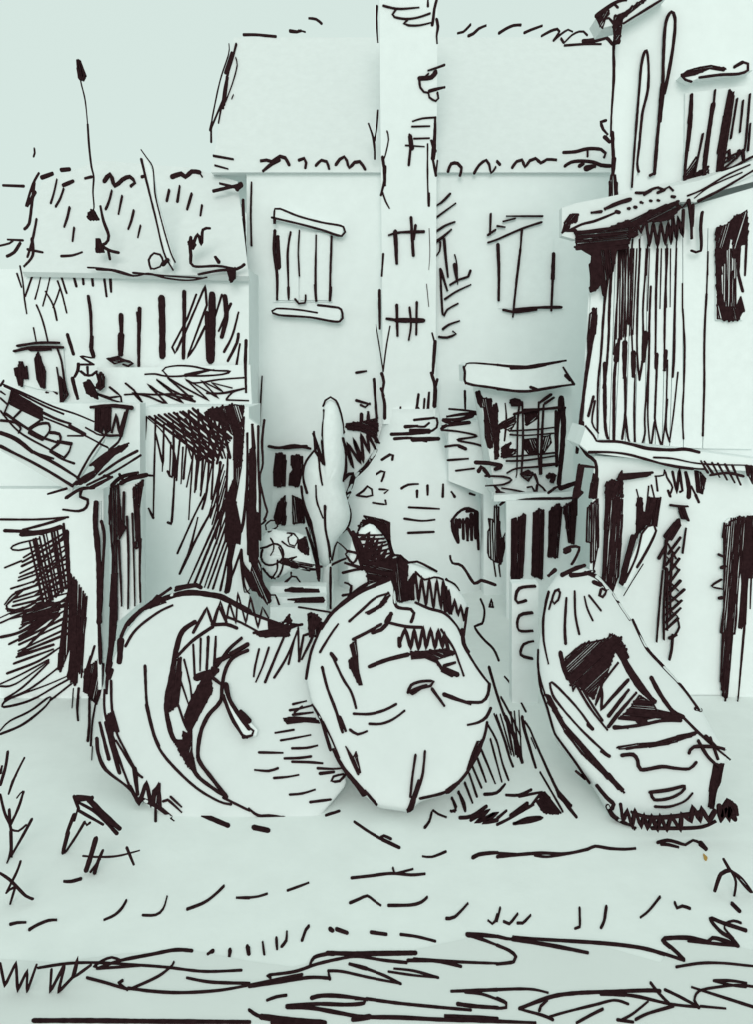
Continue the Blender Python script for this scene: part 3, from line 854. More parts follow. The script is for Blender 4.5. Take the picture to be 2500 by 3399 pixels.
multi(wn, 'window_bar', 'C1', '''30 1290 640 1275 850 1250 1090 1245 1240;36 1435 690 1410 850 1380 1060 1370 1250;16 1445 600 1435 700;18 1365 890 1330 1060 1310 1160;20 1410 850 1385 1100
f 1540 590 1565 620 1530 900 1490 1150 1455 1160 1480 900;26 1565 640 1530 880 1490 1150''', F(14.12), .03)
multi(wn, 'window_bar', 'A5', '40 980 1040 980 1200 970 1400 940 1652;26 945 1350 970 1150;26 1480 1085 1410 1520;26 1545 1105 1510 1450;26 1620 1035 1580 1500 1560 1652;30 1625 1360 1600 1652', F(14.12), .03)
multi(wn, 'lattice', 'L', '36 1250 60 1340 0;36 1250 120 1500 10;36 1260 170 1400 90;40 1240 260 1400 130 1480 50;60 1520 0 1530 130;50 1340 0 1340 130;50 1470 0 1440 100', F(14.12), .03)
multi(wn, 'sill', 'L', '50 1240 270 1400 220 1520 150 1652 80;40 670 530 800 500 1000 420 1200 330;50 980 420 990 500', F(14.1), .04)
q = Part('wood'); q.slab('C1', (1222, 500, 1300, 455, 1420, 435, 1700, 400, 1700, 465, 1540, 495, 1345, 515, 1290, 540), F(13.95), .25)
q.ink('C1', 'f 1220 500 1260 470 1350 445 1420 435 1520 455 1510 470 1410 455 1330 490 1240 510;22 1225 505 1250 530 1290 542', F(13.95))
q.ink('A5', '40 1450 740 1540 680 1600 700 1600 770 1500 810 1300 820 1070 850;60 1460 730 1540 685', F(13.95)); q.done('window_canopy', rh)

# mid roof
MR = F(13.42)
a = O + ray(*px('U', 1240, 505)) * 13.2
b = O + ray(*px('U', 1660, 372)) * 13.2
c = O + ray(*px('U', 1345, 432)) * 14.1
p = Part('tile')
top4 = [O + ray(*px('U', 1245, 492)) * 13.46, O + ray(*px('U', 2000, 288)) * 13.46, O + ray(*px('U', 2000, 262)) * 14.15, O + ray(*px('U', 1347, 436)) * 14.15]
p.prism(top4, [v - Vector((0, 0, .12)) for v in top4])
p.slab('L', (-880, 760, -700, 700, 0, 560, 600, 470, 940, 400, 1780, 80, 3600, -620, 3600, -440, 1780, 260, 920, 680, 640, 680, 0, 940, -700, 1180, -880, 1130), MR, .2)
p.ink('L', '36 790 600 1000 510 1300 330 1610 190;24 880 630 1100 470 1510 290;50 930 670 1050 610 1300 480 1652 270', MR)
p.ink('C1', '24 480 1530 560 1490 640 1470 720 1440 800 1405;34 790 1405 810 1410;f 430 1550 450 1470 500 1420 540 1420 530 1470 490 1480 470 1520;30 440 1530 520 1530', MR)
mr = p.done('mid_roof', rh)
multi(mr, 'roof_tile', 'L', '''44 100 560 220 560 300 520 390 490 470 520 540 480 590 530;40 210 590 300 540;50 390 560 480 520;60 580 610 610 615;50 165 685 185 695;50 290 665 305 670;50 390 660 405 665
60 85 750 100 755;60 0 650 10 655;60 0 770 10 770''', MR, .03)
multi(mr, 'roof_tile', 'C1', '40 720 1385 800 1350 880 1325;30 630 1412 690 1405', MR, .03)
q = Part('wood')
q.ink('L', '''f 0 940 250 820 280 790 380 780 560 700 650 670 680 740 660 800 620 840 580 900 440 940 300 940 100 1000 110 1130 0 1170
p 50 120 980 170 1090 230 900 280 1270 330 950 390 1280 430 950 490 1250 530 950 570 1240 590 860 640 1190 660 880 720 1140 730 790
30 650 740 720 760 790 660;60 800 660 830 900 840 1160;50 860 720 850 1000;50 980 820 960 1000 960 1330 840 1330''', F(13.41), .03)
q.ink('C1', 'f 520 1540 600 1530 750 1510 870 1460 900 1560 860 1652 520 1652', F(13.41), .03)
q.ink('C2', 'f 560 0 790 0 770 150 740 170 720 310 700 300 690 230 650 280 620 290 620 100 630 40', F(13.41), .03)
q.done('eave_shade', rh, label='dark ragged inked shade under the mid roof')  # dark underside of the roof drawn as inked shade, no separate board

# boarded middle storey
MW = F(13.6)
p = Part('plaster'); p.slab('U', (1300, 515, 2000, 310, 2000, 1010, 1285, 1000, 1273, 980), MW, .8, 0, .28)
p.done('middle_wall', rh)
BD = F(13.55)
tx = [640, 722, 790, 850, 900, 950, 1000, 1065, 1130, 1190, 1232, 1400, 1700]
bx = [565, 668, 745, 780, 850, 915, 980, 1050, 1095, 1145, 1237, 1365, 1700]
for i in range(len(tx) - 1):
    q = Part('wood'); q.slab('C2', (tx[i] + 3, -40 - i * 9, tx[i + 1] - 3, -40 - (i + 1) * 9, bx[i + 1] - 3, 1275 + 5 * i, bx[i] + 3, 1270 + 5 * i), BD, .045)
    q.done('plank', rh)
q = Part('wood')
q.ink('C2', '''26 790 0 760 150 745 400 740 600 725 800 705 920;34 640 400 650 470 620 650 590 850 560 1100 530 1350;f 615 430 660 390 660 500 630 650 605 800 600 600;22 570 1150 570 1250 550 1300
24 740 150 710 400 690 700 670 900 665 1200;24 640 980 605 1110;20 650 1010 630 1150 670 1220;34 715 760 715 1000 720 1200 745 1280;18 815 0 800 300 785 500 775 700
30 810 600 780 830 775 1100 775 1270;50 800 640 790 740;16 830 0 835 300 825 600;16 850 0 850 300 850 600;44 848 620 845 850;26 850 850 850 1100 830 1260;22 850 1100 870 1260 890 1300
16 870 0 870 500;18 900 0 885 350 895 600 900 700;50 905 690 905 840;22 915 840 910 1100 915 1300;20 950 0 930 400 930 700 945 870;20 945 870 970 700 975 560;20 1000 0 970 350 970 560
50 985 560 970 740;20 1020 250 1010 500 1010 620 1000 850 980 1100 980 1230 950 1330;20 1010 650 1000 1100 1020 1340;22 1065 0 1055 300 1050 700;34 1060 700 1055 790
22 1060 790 1050 1050 1050 1150 1090 1310;20 1045 1150 1020 1330;22 1130 0 1115 350 1110 680;40 1120 680 1110 800;18 1130 740 1120 1100 1095 1300;18 1130 1000 1120 1180 1145 1280
20 1190 0 1180 400 1175 700 1165 850;16 1200 820 1170 1100 1145 1280;12 1230 230 1230 400;h 11 9 795 0 960 0 785 600 930 560;h 10 6 960 0 1180 0 950 420 1170 380;18 1232 400 1245 650 1240 900 1230 1100 1237 1260;14 1400 20 1390 300;20 1390 300 1375 600 1375 900 1365 1240''', BD, .012)
q.ink('L', '''30 60 1180 40 1400 30 1652;30 150 1180 150 1400 140 1652;30 260 1250 240 1652;30 390 1270 385 1652;26 515 1250 505 1652;24 645 1180 620 1652;16 1055 1350 1060 1652''', BD, .012)
q.done('plank_joint', rh, kind='stuff')
q = Part('wood'); q.slab('L', (1170, 1020, 1580, 790, 1640, 1300, 1620, 2100, 1520, 2250, 1165, 2250), F(13.5), .04)
q.ink('L', '''f 1175 1020 1300 980 1420 870 1480 850 1580 780 1590 1000 1580 1240 1500 1250 1450 1440 1390 1420 1390 1180 1350 1160 1330 1300 1280 1330 1280 1500 1220 1500 1240 1652 1170 1652 1160 1080
44 1570 1240 1550 1652;60 1470 1400 1460 1652''', F(13.5))
q.ink('C2', 'f 1450 0 1500 0 1500 100 1480 120 1490 300 1510 390 1590 390 1620 320 1640 400 1600 480 1460 470 1460 300;30 1610 0 1600 150 1630 280;20 1560 150 1545 380;16 1580 200 1580 380;40 1590 20 1600 80;h 9 7 1500 0 1590 0 1495 390 1590 390;12 1520 60 1525 390', F(13.5))
q.done('window', rh, label='narrow dark window with streaked pane')

# ledge and ground floor
p = Part('stone'); p.slab('C2', (590, 1180, 660, 1275, 900, 1300, 1340, 1345, 2350, 1480, 2350, 1550, 1700, 1475, 1300, 1462, 1000, 1402, 610, 1352, 550, 1300), F(12.9), .9)
p.ink('C2', '30 590 1180 640 1240 660 1275 800 1280 900 1300 1000 1325 1150 1335 1250 1330 1340 1350;26 610 1350 750 1350 870 1365 1000 1400 1150 1440 1300 1460', F(12.9))
p.ink('N', '24 230 50 400 60 600 100 800 115 1050 120 1123 130;24 0 20 200 80 400 120 600 150 700 155;h 30 6 620 80 950 120 700 180 1030 300;30 740 210 900 190 1040 220;f 1060 130 1123 130 1123 290 1080 200', F(12.9))
p.done('ledge', rh)
GW = F(13.1)
p = Part('plaster'); p.slab('U', (1305, 1000, 2000, 1040, 2000, 1524, 1283, 1524), GW, 4.0, 0, .28)
p.ink('C2', '30 550 1300 600 1370 650 1410 660 1500 640 1652;24 560 1440 650 1450;f 540 1430 575 1450 550 1600 570 1620 540 1652 500 1652 520 1560;f 640 1490 670 1520 660 1652 610 1652', GW)
p.ink('D3', 'f 600 60 670 0 675 300 640 480 640 430 620 430 620 300 590 290', GW)
p.ink('N', '''20 75 340 130 560;20 185 310 160 560;22 210 300 240 430;26 250 220 265 350;26 245 220 320 210 330 160 350 230 400 320 370 390;34 360 350 380 400;p 34 400 180 440 370 460 150 490 350 470 360
50 520 190 550 330 545 410;f 600 170 650 180 700 240 670 380 620 360;24 570 310 610 390 640 450;40 610 390 635 450''', GW)
p.done('lower_wall', rh)
q = Part('wood'); q.slab('D3', (722, 0, 832, 0, 822, 300, 804, 520, 790, 640, 722, 640), F(13.0), .1)
q.ink('C2', 'f 720 1560 760 1530 800 1550 810 1500 830 1470 835 1652 720 1652;f 790 1530 830 1495 1030 1480 1020 1500 860 1530', F(13.0))
q.ink('D3', 'f 720 0 835 0 825 300 805 520 760 650 740 580 720 570 700 530', F(13.0)); q.done('door_post', rh)
q = Part('wood'); q.ink('D3', 'f 930 0 960 0 965 90 985 100 1000 0 1085 0 1060 190 1000 180 940 230 920 270', GW, .02); q.done('doorway', rh)
q = Part('wood'); q.slab('N', (910, 600, 1150, 585, 1150, 2246, 870, 2246, 860, 650), F(13.05), .05)
q.ink('N', '''f 860 650 920 640 910 610 960 590 1040 580 1123 590 1140 900 1123 1130 1080 1130 1060 1560 1020 1590 1000 1580 1030 1200 1020 1020 1000 1130 960 1640 940 1660 920 1900 890 2246 870 2246 850 2190 830 2060 850 1640 830 1640 860 1400 860 1000
26 1050 1560 1020 1900 990 2246;24 970 1250 980 1450 960 1640;20 910 1690 900 2000 880 2246;20 1110 1130 1100 1410''', F(13.05))
dr = q.done('door', rh, label='dark door at the right edge')
multi(dr, 'hinge', 'N', '30 815 925 870 950;40 840 1045 870 1030;40 820 1320 850 1315', F(13.04), .03)
multi(dr, 'handle', 'N', '24 840 1150 750 1210 840 1235', F(13.04), .03)

lb = thing('leaning_board', 'long board leaning against the plank house beside the dark doorway', 'board', 1390, 12.9)
q = Part('wood'); q.slab('D3', (815, 575, 960, 245, 1000, 190, 1040, 180, 1055, 220, 1000, 340, 860, 600), F(12.95), .06)
q.ink('D3', 'f 890 250 930 240 830 580 810 570;22 845 560 920 400 960 240;26 960 240 1000 190 1040 180 1055 220 1000 340 930 460;8 970 440 900 550 840 650', F(12.95)); q.done('board', lb)

nt_ = thing('hanging_net', 'knotted net hanging on the plank house wall left of the dark door', 'net', 1480, 13.0)
NF = F(13.05)
q = Part('wood')
q.ink('N', '''f 320 760 410 640 460 600 470 660 400 780 350 800;34 275 960 330 860 350 800;34 340 800 330 950 320 1050;20 310 1070 280 1400 255 1710;20 340 1050 320 1400 320 1690
30 345 1050 350 1300 350 1600;26 400 900 380 1200 380 1500;26 470 770 360 920;26 460 860 340 1020;26 460 960 340 1130;26 460 1060 330 1240;30 470 1160 340 1300;30 505 1240 350 1380;28 480 1340 340 1470
28 470 1410 340 1540;28 450 1500 340 1600;22 360 830 430 960;22 350 950 450 1060;22 350 1150 450 1250;22 350 1270 450 1350;22 340 1400 440 1480;24 440 1500 460 1580 420 1650 400 1680
28 400 1650 390 1780 370 1870;34 370 1680 430 1650;24 520 690 490 910''', NF, .03)
q.done('mesh', nt_)
q = Part('wood'); q.ink('N', '30 380 480 460 490 530 490;f 450 490 500 500 540 610 480 600', NF, .04); q.done('hook', nt_)

# ================================================================== CYPRESS, SHRUBS, STEPS
cy = thing('cypress_tree', 'slim pointed cypress in front of the tall middle house', 'tree', 712, 18)
C_ = F(18.0)
p = Part('leaf')
ol = outline(tl('D2', 490, 215, 505, 178, 540, 156, 578, 180, 608, 260, 630, 360, 640, 460, 640, 620, 622, 715, 640, 800, 655, 860, 678, 930, 660, 1010, 620, 1060, 560, 1130, 545, 1250, 505, 1310, 470, 1250, 420, 1120, 385, 960, 350, 770, 362, 690, 362, 610, 430, 515, 480, 470, 485, 330), C_)
vs, fs = p.inflate(ol, C_, .5, .5, rough=.012, flat=.75)
CS = Solid(vs, fs, C_)
p.ink('D2', '''18 490 218 505 180 540 158 575 180 605 250 625 340 628 395;18 495 245 485 380 490 500 500 605;20 430 390 450 480 490 600;22 425 400 470 520;p 24 430 390 440 520 500 610 460 500
20 460 540 470 650 485 740;20 430 515 380 580 360 640 360 700 385 795;18 620 430 640 520 640 620 625 715;20 345 750 360 850 400 980 440 1130 465 1300;40 350 860 400 990 430 1120 455 1290
30 380 1030 420 1150 450 1270;14 443 745 450 850 490 960;22 503 880 505 1020 530 1160 540 1300;18 550 1240 570 1150 585 1120 650 1175;20 500 1310 560 1265 640 1230''', CS, .03)
p.done('crown', cy)
q = Part('wood')
k = TL['U'][2]
tb = ground_hit(*px('U', 752, 1327))[0]
ttop = O + ray(*px('D2', 520, 1050)) * 18.0
ring = []
for (c0, r) in ((Vector((ttop.x, 18, 0)), .14), (Vector((ttop.x, 18, ttop.z * .5)), .1), (Vector((ttop.x, 18, ttop.z)), .07)):
    ring.append([c0 + Vector((math.cos(a * math.pi / 4) * r, math.sin(a * math.pi / 4) * r, 0)) for a in range(8)])
vv = sum(ring, [])
q.add(vv, [[j * 8 + i, j * 8 + (i + 1) % 8, (j + 1) * 8 + (i + 1) % 8, (j + 1) * 8 + i] for j in range(2) for i in range(8)], 0, True)
q.ink('D2', '22 540 1290 540 1420 540 1560;26 465 1300 460 1365', F(17.8), .02)
q.done('trunk', cy)

fb = thing('flowering_shrub', 'round scribbled shrub with ring blooms at the foot of the cypress', 'shrub', 632, 17)
FB = F(17.0)
p = Part('leaf')
ol = outline(tl('H5', 640, 330, 800, 220, 1000, 260, 1250, 300, 1330, 520, 1400, 760, 1100, 760, 860, 900, 680, 780, 620, 600), FB)
vs, fs = p.inflate(ol, FB, .25, .3, rough=.04)
FS = Solid(vs, fs, FB)
p.ink('H5', 'f 880 660 960 630 1130 590 1050 640 1200 670 1460 720 1440 770 1250 770 950 690;40 1400 780 1430 910', FS)
fo = p.done('foliage', fb)
multi(fb, 'bloom', 'H5', '''36 640 480 740 460 830 420 920 450 960 560 920 650 820 700 720 690 660 600 680 500;40 900 470 950 600 940 760 860 880 780 860 690 750;30 790 350 830 430 820 520 790 570;34 880 640 870 780 800 880
30 1010 280 1100 290 1150 350 1110 450 1040 430 1020 340 1070 300;34 940 390 1020 450 1100 470;f 1150 380 1250 330 1290 480 1290 560 1200 530 1150 480
34 730 230 720 170 790 110 870 110 880 190 760 260;40 580 120 650 170 720 110;50 985 930 1060 860;34 1060 800 1060 850 1130 860 1180 930 1160 1010''', FS, .02)
sp = thing('garden_steps', 'short dark garden steps below the ring-bloom shrub', 'steps', 665, 16)
for i, (y0, y1, dd) in enumerate(((1286, 1292, 16.6), (1309, 1318, 16.3), (1332, 1345, 16.0))):
    q = Part('stone')
    L = O + ray(592 * k, y0 * k) * dd
    R_ = O + ray(715 * k, y0 * k) * dd
    q.box(((L.x + R_.x) / 2, dd + .148, L.z / 2), (R_.x - L.x) / 2, .148, L.z / 2)
    sf = F(dd)
    if i == 0:
        q.ink('H5', 'f 970 1040 1060 1000 1250 1020 1430 1025 1420 1080 1160 1110 1090 1060', sf)
    elif i == 1:
        q.ink('H5', 'f 1010 1160 1200 1140 1490 1130 1500 1190 1300 1220 1180 1250 1100 1210 1120 1170', sf)
    else:
        q.ink('H5', '34 1160 1260 1350 1290 1590 1330;f 1280 1350 1330 1330 1400 1400 1480 1490 1440 1520 1400 1652 1280 1652 1310 1500', sf)
    q.done('step', sp)

bu = thing('bush', 'dense dark bush behind the pointed top of the middle boat', 'bush', 880, 13.6)
BU = F(13.6)
p = Part('leaf')
ol = outline(tl('D2', 680, 1090, 740, 1040, 800, 980, 900, 1080, 960, 1205, 1060, 1250, 1250, 1320, 1400, 1430, 1470, 1560, 1440, 1700, 1200, 1760, 900, 1760, 680, 1600, 650, 1300), BU)
vs, fs = p.inflate(ol, BU, .22, .4, flat=.5)
SB = Solid(vs, fs, BU)
p.done('crown', bu)
q = Part('leaf')
q.ink('D2', '''p 26 740 1100 800 1060 760 1200 830 1080 790 1230 860 1100 820 1250 890 1130 850 1260 920 1170 880 1270 950 1200;50 690 1060 740 1150 770 1250;h 22 8 720 1060 780 1330 880 1060 960 1260;30 690 1080 720 1180 750 1300
f 740 1200 790 1180 860 1260 950 1220 970 1290 960 1350 790 1400 780 1320 740 1280;24 655 1030 700 1100 720 1060;24 650 1180 720 1200 690 1260 640 1200 660 1180;30 640 1260 740 1290
24 620 1325 700 1305 740 1300;20 635 1390 680 1410 670 1460;24 620 1475 670 1465;22 960 1210 1010 1210 1060 1260 1120 1250 1250 1315;30 930 1000 935 1120 960 1210
f 960 1240 1000 1220 1060 1280 1050 1400 1100 1330 1100 1500 1010 1520 970 1500 960 1350
p 22 1110 1330 1130 1520 1150 1350 1180 1550 1200 1360 1230 1570 1250 1370 1280 1570 1290 1390 1310 1580 1330 1440 1350 1590 1370 1500 1390 1610 1410 1540 1430 1640 1450 1560
20 1110 1320 1170 1370 1230 1355 1290 1370 1300 1420;18 1310 1370 1370 1400 1400 1440;f 1300 1400 1340 1480 1350 1600 1300 1570;34 660 1490 720 1440 780 1400''', SB, .03)
q.done('twigs', bu, kind='stuff')

rl_ = thing('rung_post', 'pale post with three hook shaped rungs between the middle and right boats', 'post', 1152, 12.8)
q = Part('stone'); q.wall(1124, 1182, 1280, 12.8, .25); q.done('post', rl_)
multi(rl_, 'rung', 'K', '24 955 90 850 105 825 180 840 200 895 185;24 935 265 850 285 845 380 935 385;24 940 455 880 475 860 545 935 570', F(12.8), .04)

# ================================================================== THREE BOATS ON THE STRAND
def boat(label, u, d, poly, yb, db, yt, dt, up, down):
    T = thing('boat', label, 'boat', u, d, 'small boats hauled up on the strand')
    S = tilt(yb, db, yt, dt)
    p = Part('paint')
    vs, fs = p.inflate(outline(poly, S), S, up, down, n=170, rings=12, flat=.33, soft=1)
    sol = Solid(vs, fs, S)
    return T, S, sol, p

def keel(T, S, poly):
    pts = outline(poly, S)
    c = sum(pts, Vector()) / len(pts)
    q = Part('wood')
    zk = max(.12, c.z - .72)
    q.box((c.x, c.y + .25, zk / 2), .12, .6, zk / 2)
    q.done('keel', T)

# ---- left boat
poly = tl('E1', 1320, 90, 1170, 125, 1040, 190, 910, 300, 820, 420, 750, 580, 710, 720, 690, 900, 660, 1080, 690, 1290, 850, 1440, 1000, 1560, 1150, 1640, 1400, 1660, 1700, 1660) + \
    tl('E2', 235, 1640, 450, 1640, 650, 1400, 590, 1190, 520, 1000, 450, 880, 410, 700, 450, 520, 420, 400, 300, 350) + tl('E1', 1640, 260, 1480, 165)
T, S, sol, p = boat('left boat seen from its open dark cockpit with an oar over the edge', 440, 10.6, poly, 1800, 9.58, 1290, 12.2, .08, .3)
LEFT = sol
p.ink('E1', '''50 850 340 950 240 1100 170 1250 135 1400 150 1500 180 1652 260;26 830 490 900 380 1040 270 1140 220;30 800 430 850 330 960 230 1130 105;40 1170 105 1300 85 1330 100;24 1160 120 1260 95
f 950 250 1040 150 1060 170 1100 200;60 800 450 790 590;30 735 600 710 700 705 800;40 720 700 740 650;22 735 720 740 900 770 1060 850 1220 920 1350;22 690 780 690 900 710 1000 760 1120
30 640 1100 650 1200 700 1310 850 1430 920 1520;34 660 1000 720 1240;36 700 1000 790 1330;30 740 1050 760 1160 860 1430;26 770 1120 890 1310 940 1360;40 890 1300 910 1470
p 34 860 1420 920 1540 970 1390 1000 1550 1050 1400 1060 1560;40 930 1500 1050 1560 1150 1640;24 1080 1520 1110 1510 1200 1590;22 1130 1490 1200 1555;f 1010 1450 1060 1400 1060 1560 1000 1540
30 1030 1560 1030 1650;26 960 620 970 850 1000 1000 1050 1160 1150 1290 1300 1430 1450 1520 1530 1540;34 970 880 1010 1050 1050 1150;f 750 920 785 1050 740 1055 700 960''', sol)
p.ink('F1', '26 1480 150 1540 180 1652 235', sol); p.ink('F2', '30 0 225 60 268 150 272 230 285;44 220 285 235 288', sol)
p.ink('E2', '''20 65 510 40 620 30 690;20 130 500 90 620 45 725;22 230 430 150 620 105 730;20 320 390 250 560 165 700;18 300 440 260 610;20 325 370 330 590;24 420 430 350 575;p 24 330 590 360 420 420 400''', sol)  # hatching inks in the left boat's shading
p.done('hull', T)
keel(T, S, poly)
q = Part('paint')
q.ink('H5', '''70 0 1090 120 1110 300 1200 500 1330 750 1430 930 1500;f 750 1420 940 1490 1040 1350 1060 1480 1210 1490 1040 1550 1030 1652 640 1652 560 1600 760 1570;44 180 1380 400 1470 640 1600
p 34 40 1490 120 1180 200 1440 240 1200 330 1480 350 1060 460 1480 520 1120 620 1540 680 1260 760 1400;34 0 1490 100 1480 220 1500 340 1550''', sol)
q.ink('E1', 'p 26 1280 400 1370 235 1410 350 1450 220 1500 330', sol)
q.done('gunwale', T)
q = Part('paint')
q.ink('E1', '''44 1290 330 1210 390 1170 500 1130 700 1100 880 1130 1060 1160 1120;30 1170 560 1280 450 1410 360;30 1410 350 1500 345 1570 370;f 1150 590 1200 560 1200 720 1180 880 1120 930 1110 800 1130 680
f 1250 870 1340 700 1420 620 1450 650 1400 700 1410 780 1330 930 1270 1040 1270 1200 1300 1330 1240 1290 1150 1120 1210 1120 1210 1060 1250 1080 1220 960
20 1280 480 1290 700;20 1330 440 1325 650;30 1380 430 1370 640;26 1430 430 1420 620;20 1220 580 1260 750 1270 870;18 1190 700 1250 880;20 1180 880 1220 1000 1250 1060;60 1300 700 1400 660;40 1240 1200 1300 1340 1420 1440 1500 1490''', sol, .012)
q.done('cockpit', T, label='dark hatched cockpit')
q = Part('wood')
q.ink('E1', '''30 1440 620 1520 510 1600 440;50 1440 590 1510 560;36 1640 520 1540 570 1490 660 1470 780 1460 860 1380 950 1330 1060 1310 1200 1330 1270 1430 1400 1500 1490;40 1530 545 1640 480;30 1410 700 1460 740;26 1460 850 1440 880''', sol, .03)
q.done('inner_rail', T)
oar = thing('oar', 'short oar lying across the inner rail of the left boat', 'oar', 520, 10.6)
OS = Lift(sol, .08)
q = Part('wood'); q.slab('E1', (1505, 760, 1530, 865, 1710, 1060, 1700, 1095, 1610, 1100, 1540, 980, 1490, 840), OS, .06)
q.ink('E1', '40 1500 755 1530 870 1652 1050;34 1480 830 1540 980 1610 1095;26 1610 1095 1640 1108;50 1600 940 1652 1000', OS, .01)
q.ink('E2', '26 0 1040 30 1065 20 1095 -40 1108', OS, .01); q.done('blade', oar)

# ---- middle boat
poly = tl('E2', 945, 40, 970, 110, 985, 210, 1110, 210, 1300, 275, 1380, 350, 1420, 430, 1450, 520, 1530, 650, 1602, 740, 1605, 820, 1600, 900, 1585, 1000, 1540, 1150, 1450, 1330, 1330, 1450, 1140, 1505, 1070, 1575, 860, 1545, 760, 1460, 640, 1320, 560, 1190, 490, 1000, 420, 880, 378, 700, 420, 520, 480, 370, 570, 255, 760, 120)
T, S, sol, p = boat('middle boat facing out with pointed hood and dark windscreen', 890, 10.6, poly, 1780, 9.42, 1275, 11.9, .13, .38)
p.ink('E2', '''26 485 630 485 632;28 485 630 520 770 570 900 620 1060;30 600 960 640 1050;26 695 938 800 940 900 915 980 875;26 800 1005 880 1005 960 975 1035 920;26 670 1045 720 1075 780 1055
34 545 540 575 580;24 560 570 620 700 680 800 710 900;26 1610 900 1580 960 1530 995 1460 1012;26 1585 995 1570 1080 1530 1180 1470 1300 1390 1400 1300 1460 1140 1500
f 1560 1120 1540 1190 1490 1280 1450 1310 1490 1190 1520 1120;44 1320 1455 1390 1400;26 420 880 470 960 510 1080 540 1180;16 490 990 540 1090 600 1230;40 560 1180 620 1290 700 1390 770 1470
26 770 1450 850 1540;f 640 1155 690 1230 710 1190 740 1330 720 1340 670 1230;30 680 1370 760 1480;30 1600 740 1590 810 1550 860 1450 860;40 1300 810 1380 840 1470 870
24 1110 200 1200 240 1300 270 1380 350 1420 430 1450 520 1530 650 1600 740;34 1420 380 1430 470 1460 530;20 1455 240 1440 350 1430 430;26 475 375 420 500 395 600 378 705;22 470 530 530 430 590 345
f 390 290 430 270 480 310 440 360 420 430 400 430''', sol)
p.done('hull', T)
keel(T, S, poly)
q = Part('paint')
q.ink('E2', '''40 480 370 560 260 700 150 850 80 945 40;26 945 40 970 100 970 200 1000 235 1080 245 1100 270 1080 330;24 665 325 760 240 840 170 930 140;f 770 270 860 230 930 130 940 150 900 215 830 250;34 790 270 880 220''', sol)
q.done('hood', T)
q = Part('paint')
q.ink('E2', '''26 690 445 780 400 880 345;34 820 400 880 380 920 340;50 920 330 945 280;28 935 335 1050 360 1150 365;f 670 480 710 450 720 560 725 650 750 750 730 750 680 650 660 590 690 560;36 800 625 920 580 1060 545
f 1080 530 1200 520 1320 510 1370 540 1250 580 1300 650 1390 680 1350 690 1290 660 1250 600 1170 565 1080 575
p 30 1000 480 1040 370 1080 510 1100 370 1130 520 1160 360 1180 510 1210 370 1240 510 1260 380 1290 510 1300 400 1330 520;36 1000 440 1005 490;22 1280 380 1360 500 1400 600 1430 685
24 1280 560 1360 530;30 1300 620 1370 600;40 1300 640 1390 680''', sol, .015)
q.done('windscreen', T, label='slanted windscreen with dark hatched upper edge')
q = Part('paint'); q.ink('E2', '24 1060 800 1080 750 1150 725 1230 725 1210 755 1150 770 1090 810 1065 795;30 1075 795 1130 770 1180 755;26 1220 775 1260 830 1300 885', sol, .03); q.done('cleat', T)
q = Part('paint'); q.ink('E2', '24 1110 1215 1090 1350 1075 1490;24 1172 1190 1155 1350 1110 1490;40 1130 1390 1090 1520 1065 1580', sol, .03); q.done('stem_post', T)

# ---- right boat
poly = tl('D3', 330, 610, 400, 510, 520, 455, 640, 490, 770, 640, 880, 810, 1000, 1010, 1110, 1130, 1230, 1260, 1350, 1405) + \
    tl('G', 1400, 480, 1490, 620, 1450, 700, 1400, 880, 1400, 1040, 1200, 1095, 980, 1095, 870, 1095, 770, 1045, 690, 950, 620, 820, 480, 650, 350, 490, 285, 300, 240, 150, 226, 0) + tl('D3', 272, 1000, 300, 800)
T, S, sol, p = boat('right boat with draped tarpaulin and square dark hatch pointing toward the viewer', 1370, 10.6, poly, 1815, 9.35, 1270, 12.2, .16, .4)
p.ink('D3', '22 770 640 820 720 880 810;24 900 810 950 920 1000 1010 1100 1120 1230 1260 1340 1410;40 1320 1400 1350 1410;20 272 1010 275 1150 320 1310', sol)
p.ink('G', '''20 228 0 240 150 290 300 330 440 360 500 470 650 570 800;26 480 720 540 770;f 270 200 300 210 400 400 560 580 700 740 805 850 790 865 680 760 520 610 400 450 300 270
22 590 440 480 290 320 130 320 200 370 280 520 450 700 620;34 650 590 700 620;34 560 410 590 440;26 1190 360 1290 460 1400 560 1500 640;f 750 560 880 540 1010 530 1150 490 1290 455 1280 475 1100 540 950 560 760 575
f 1400 670 1460 670 1440 790 1410 850 1390 970 1360 960 1370 800;34 620 815 680 890 730 940 720 970;40 690 950 720 1010 780 1050 870 1100''', sol)
p.done('hull', T)
keel(T, S, poly)
q = Part('paint')
q.ink('D3', '''40 345 515 385 480;36 430 515 500 480 580 450;40 490 515 560 510 640 490;44 590 500 650 520 700 560 730 600;34 640 560 690 580;22 343 625 310 780 310 950 340 1100;26 460 670 450 850 455 970
24 515 625 520 780 545 905;20 580 660 600 740 635 815;18 610 650 690 750''', sol, .015)
tp = q.done('tarpaulin', T)
multi(tp, 'eyelet', 'D3', '20 410 610 385 620 365 680 380 705 405 680 418 630 405 612;18 360 690 345 740;24 690 610 680 650 700 660 725 620 700 605', sol, .02)
q = Part('paint')
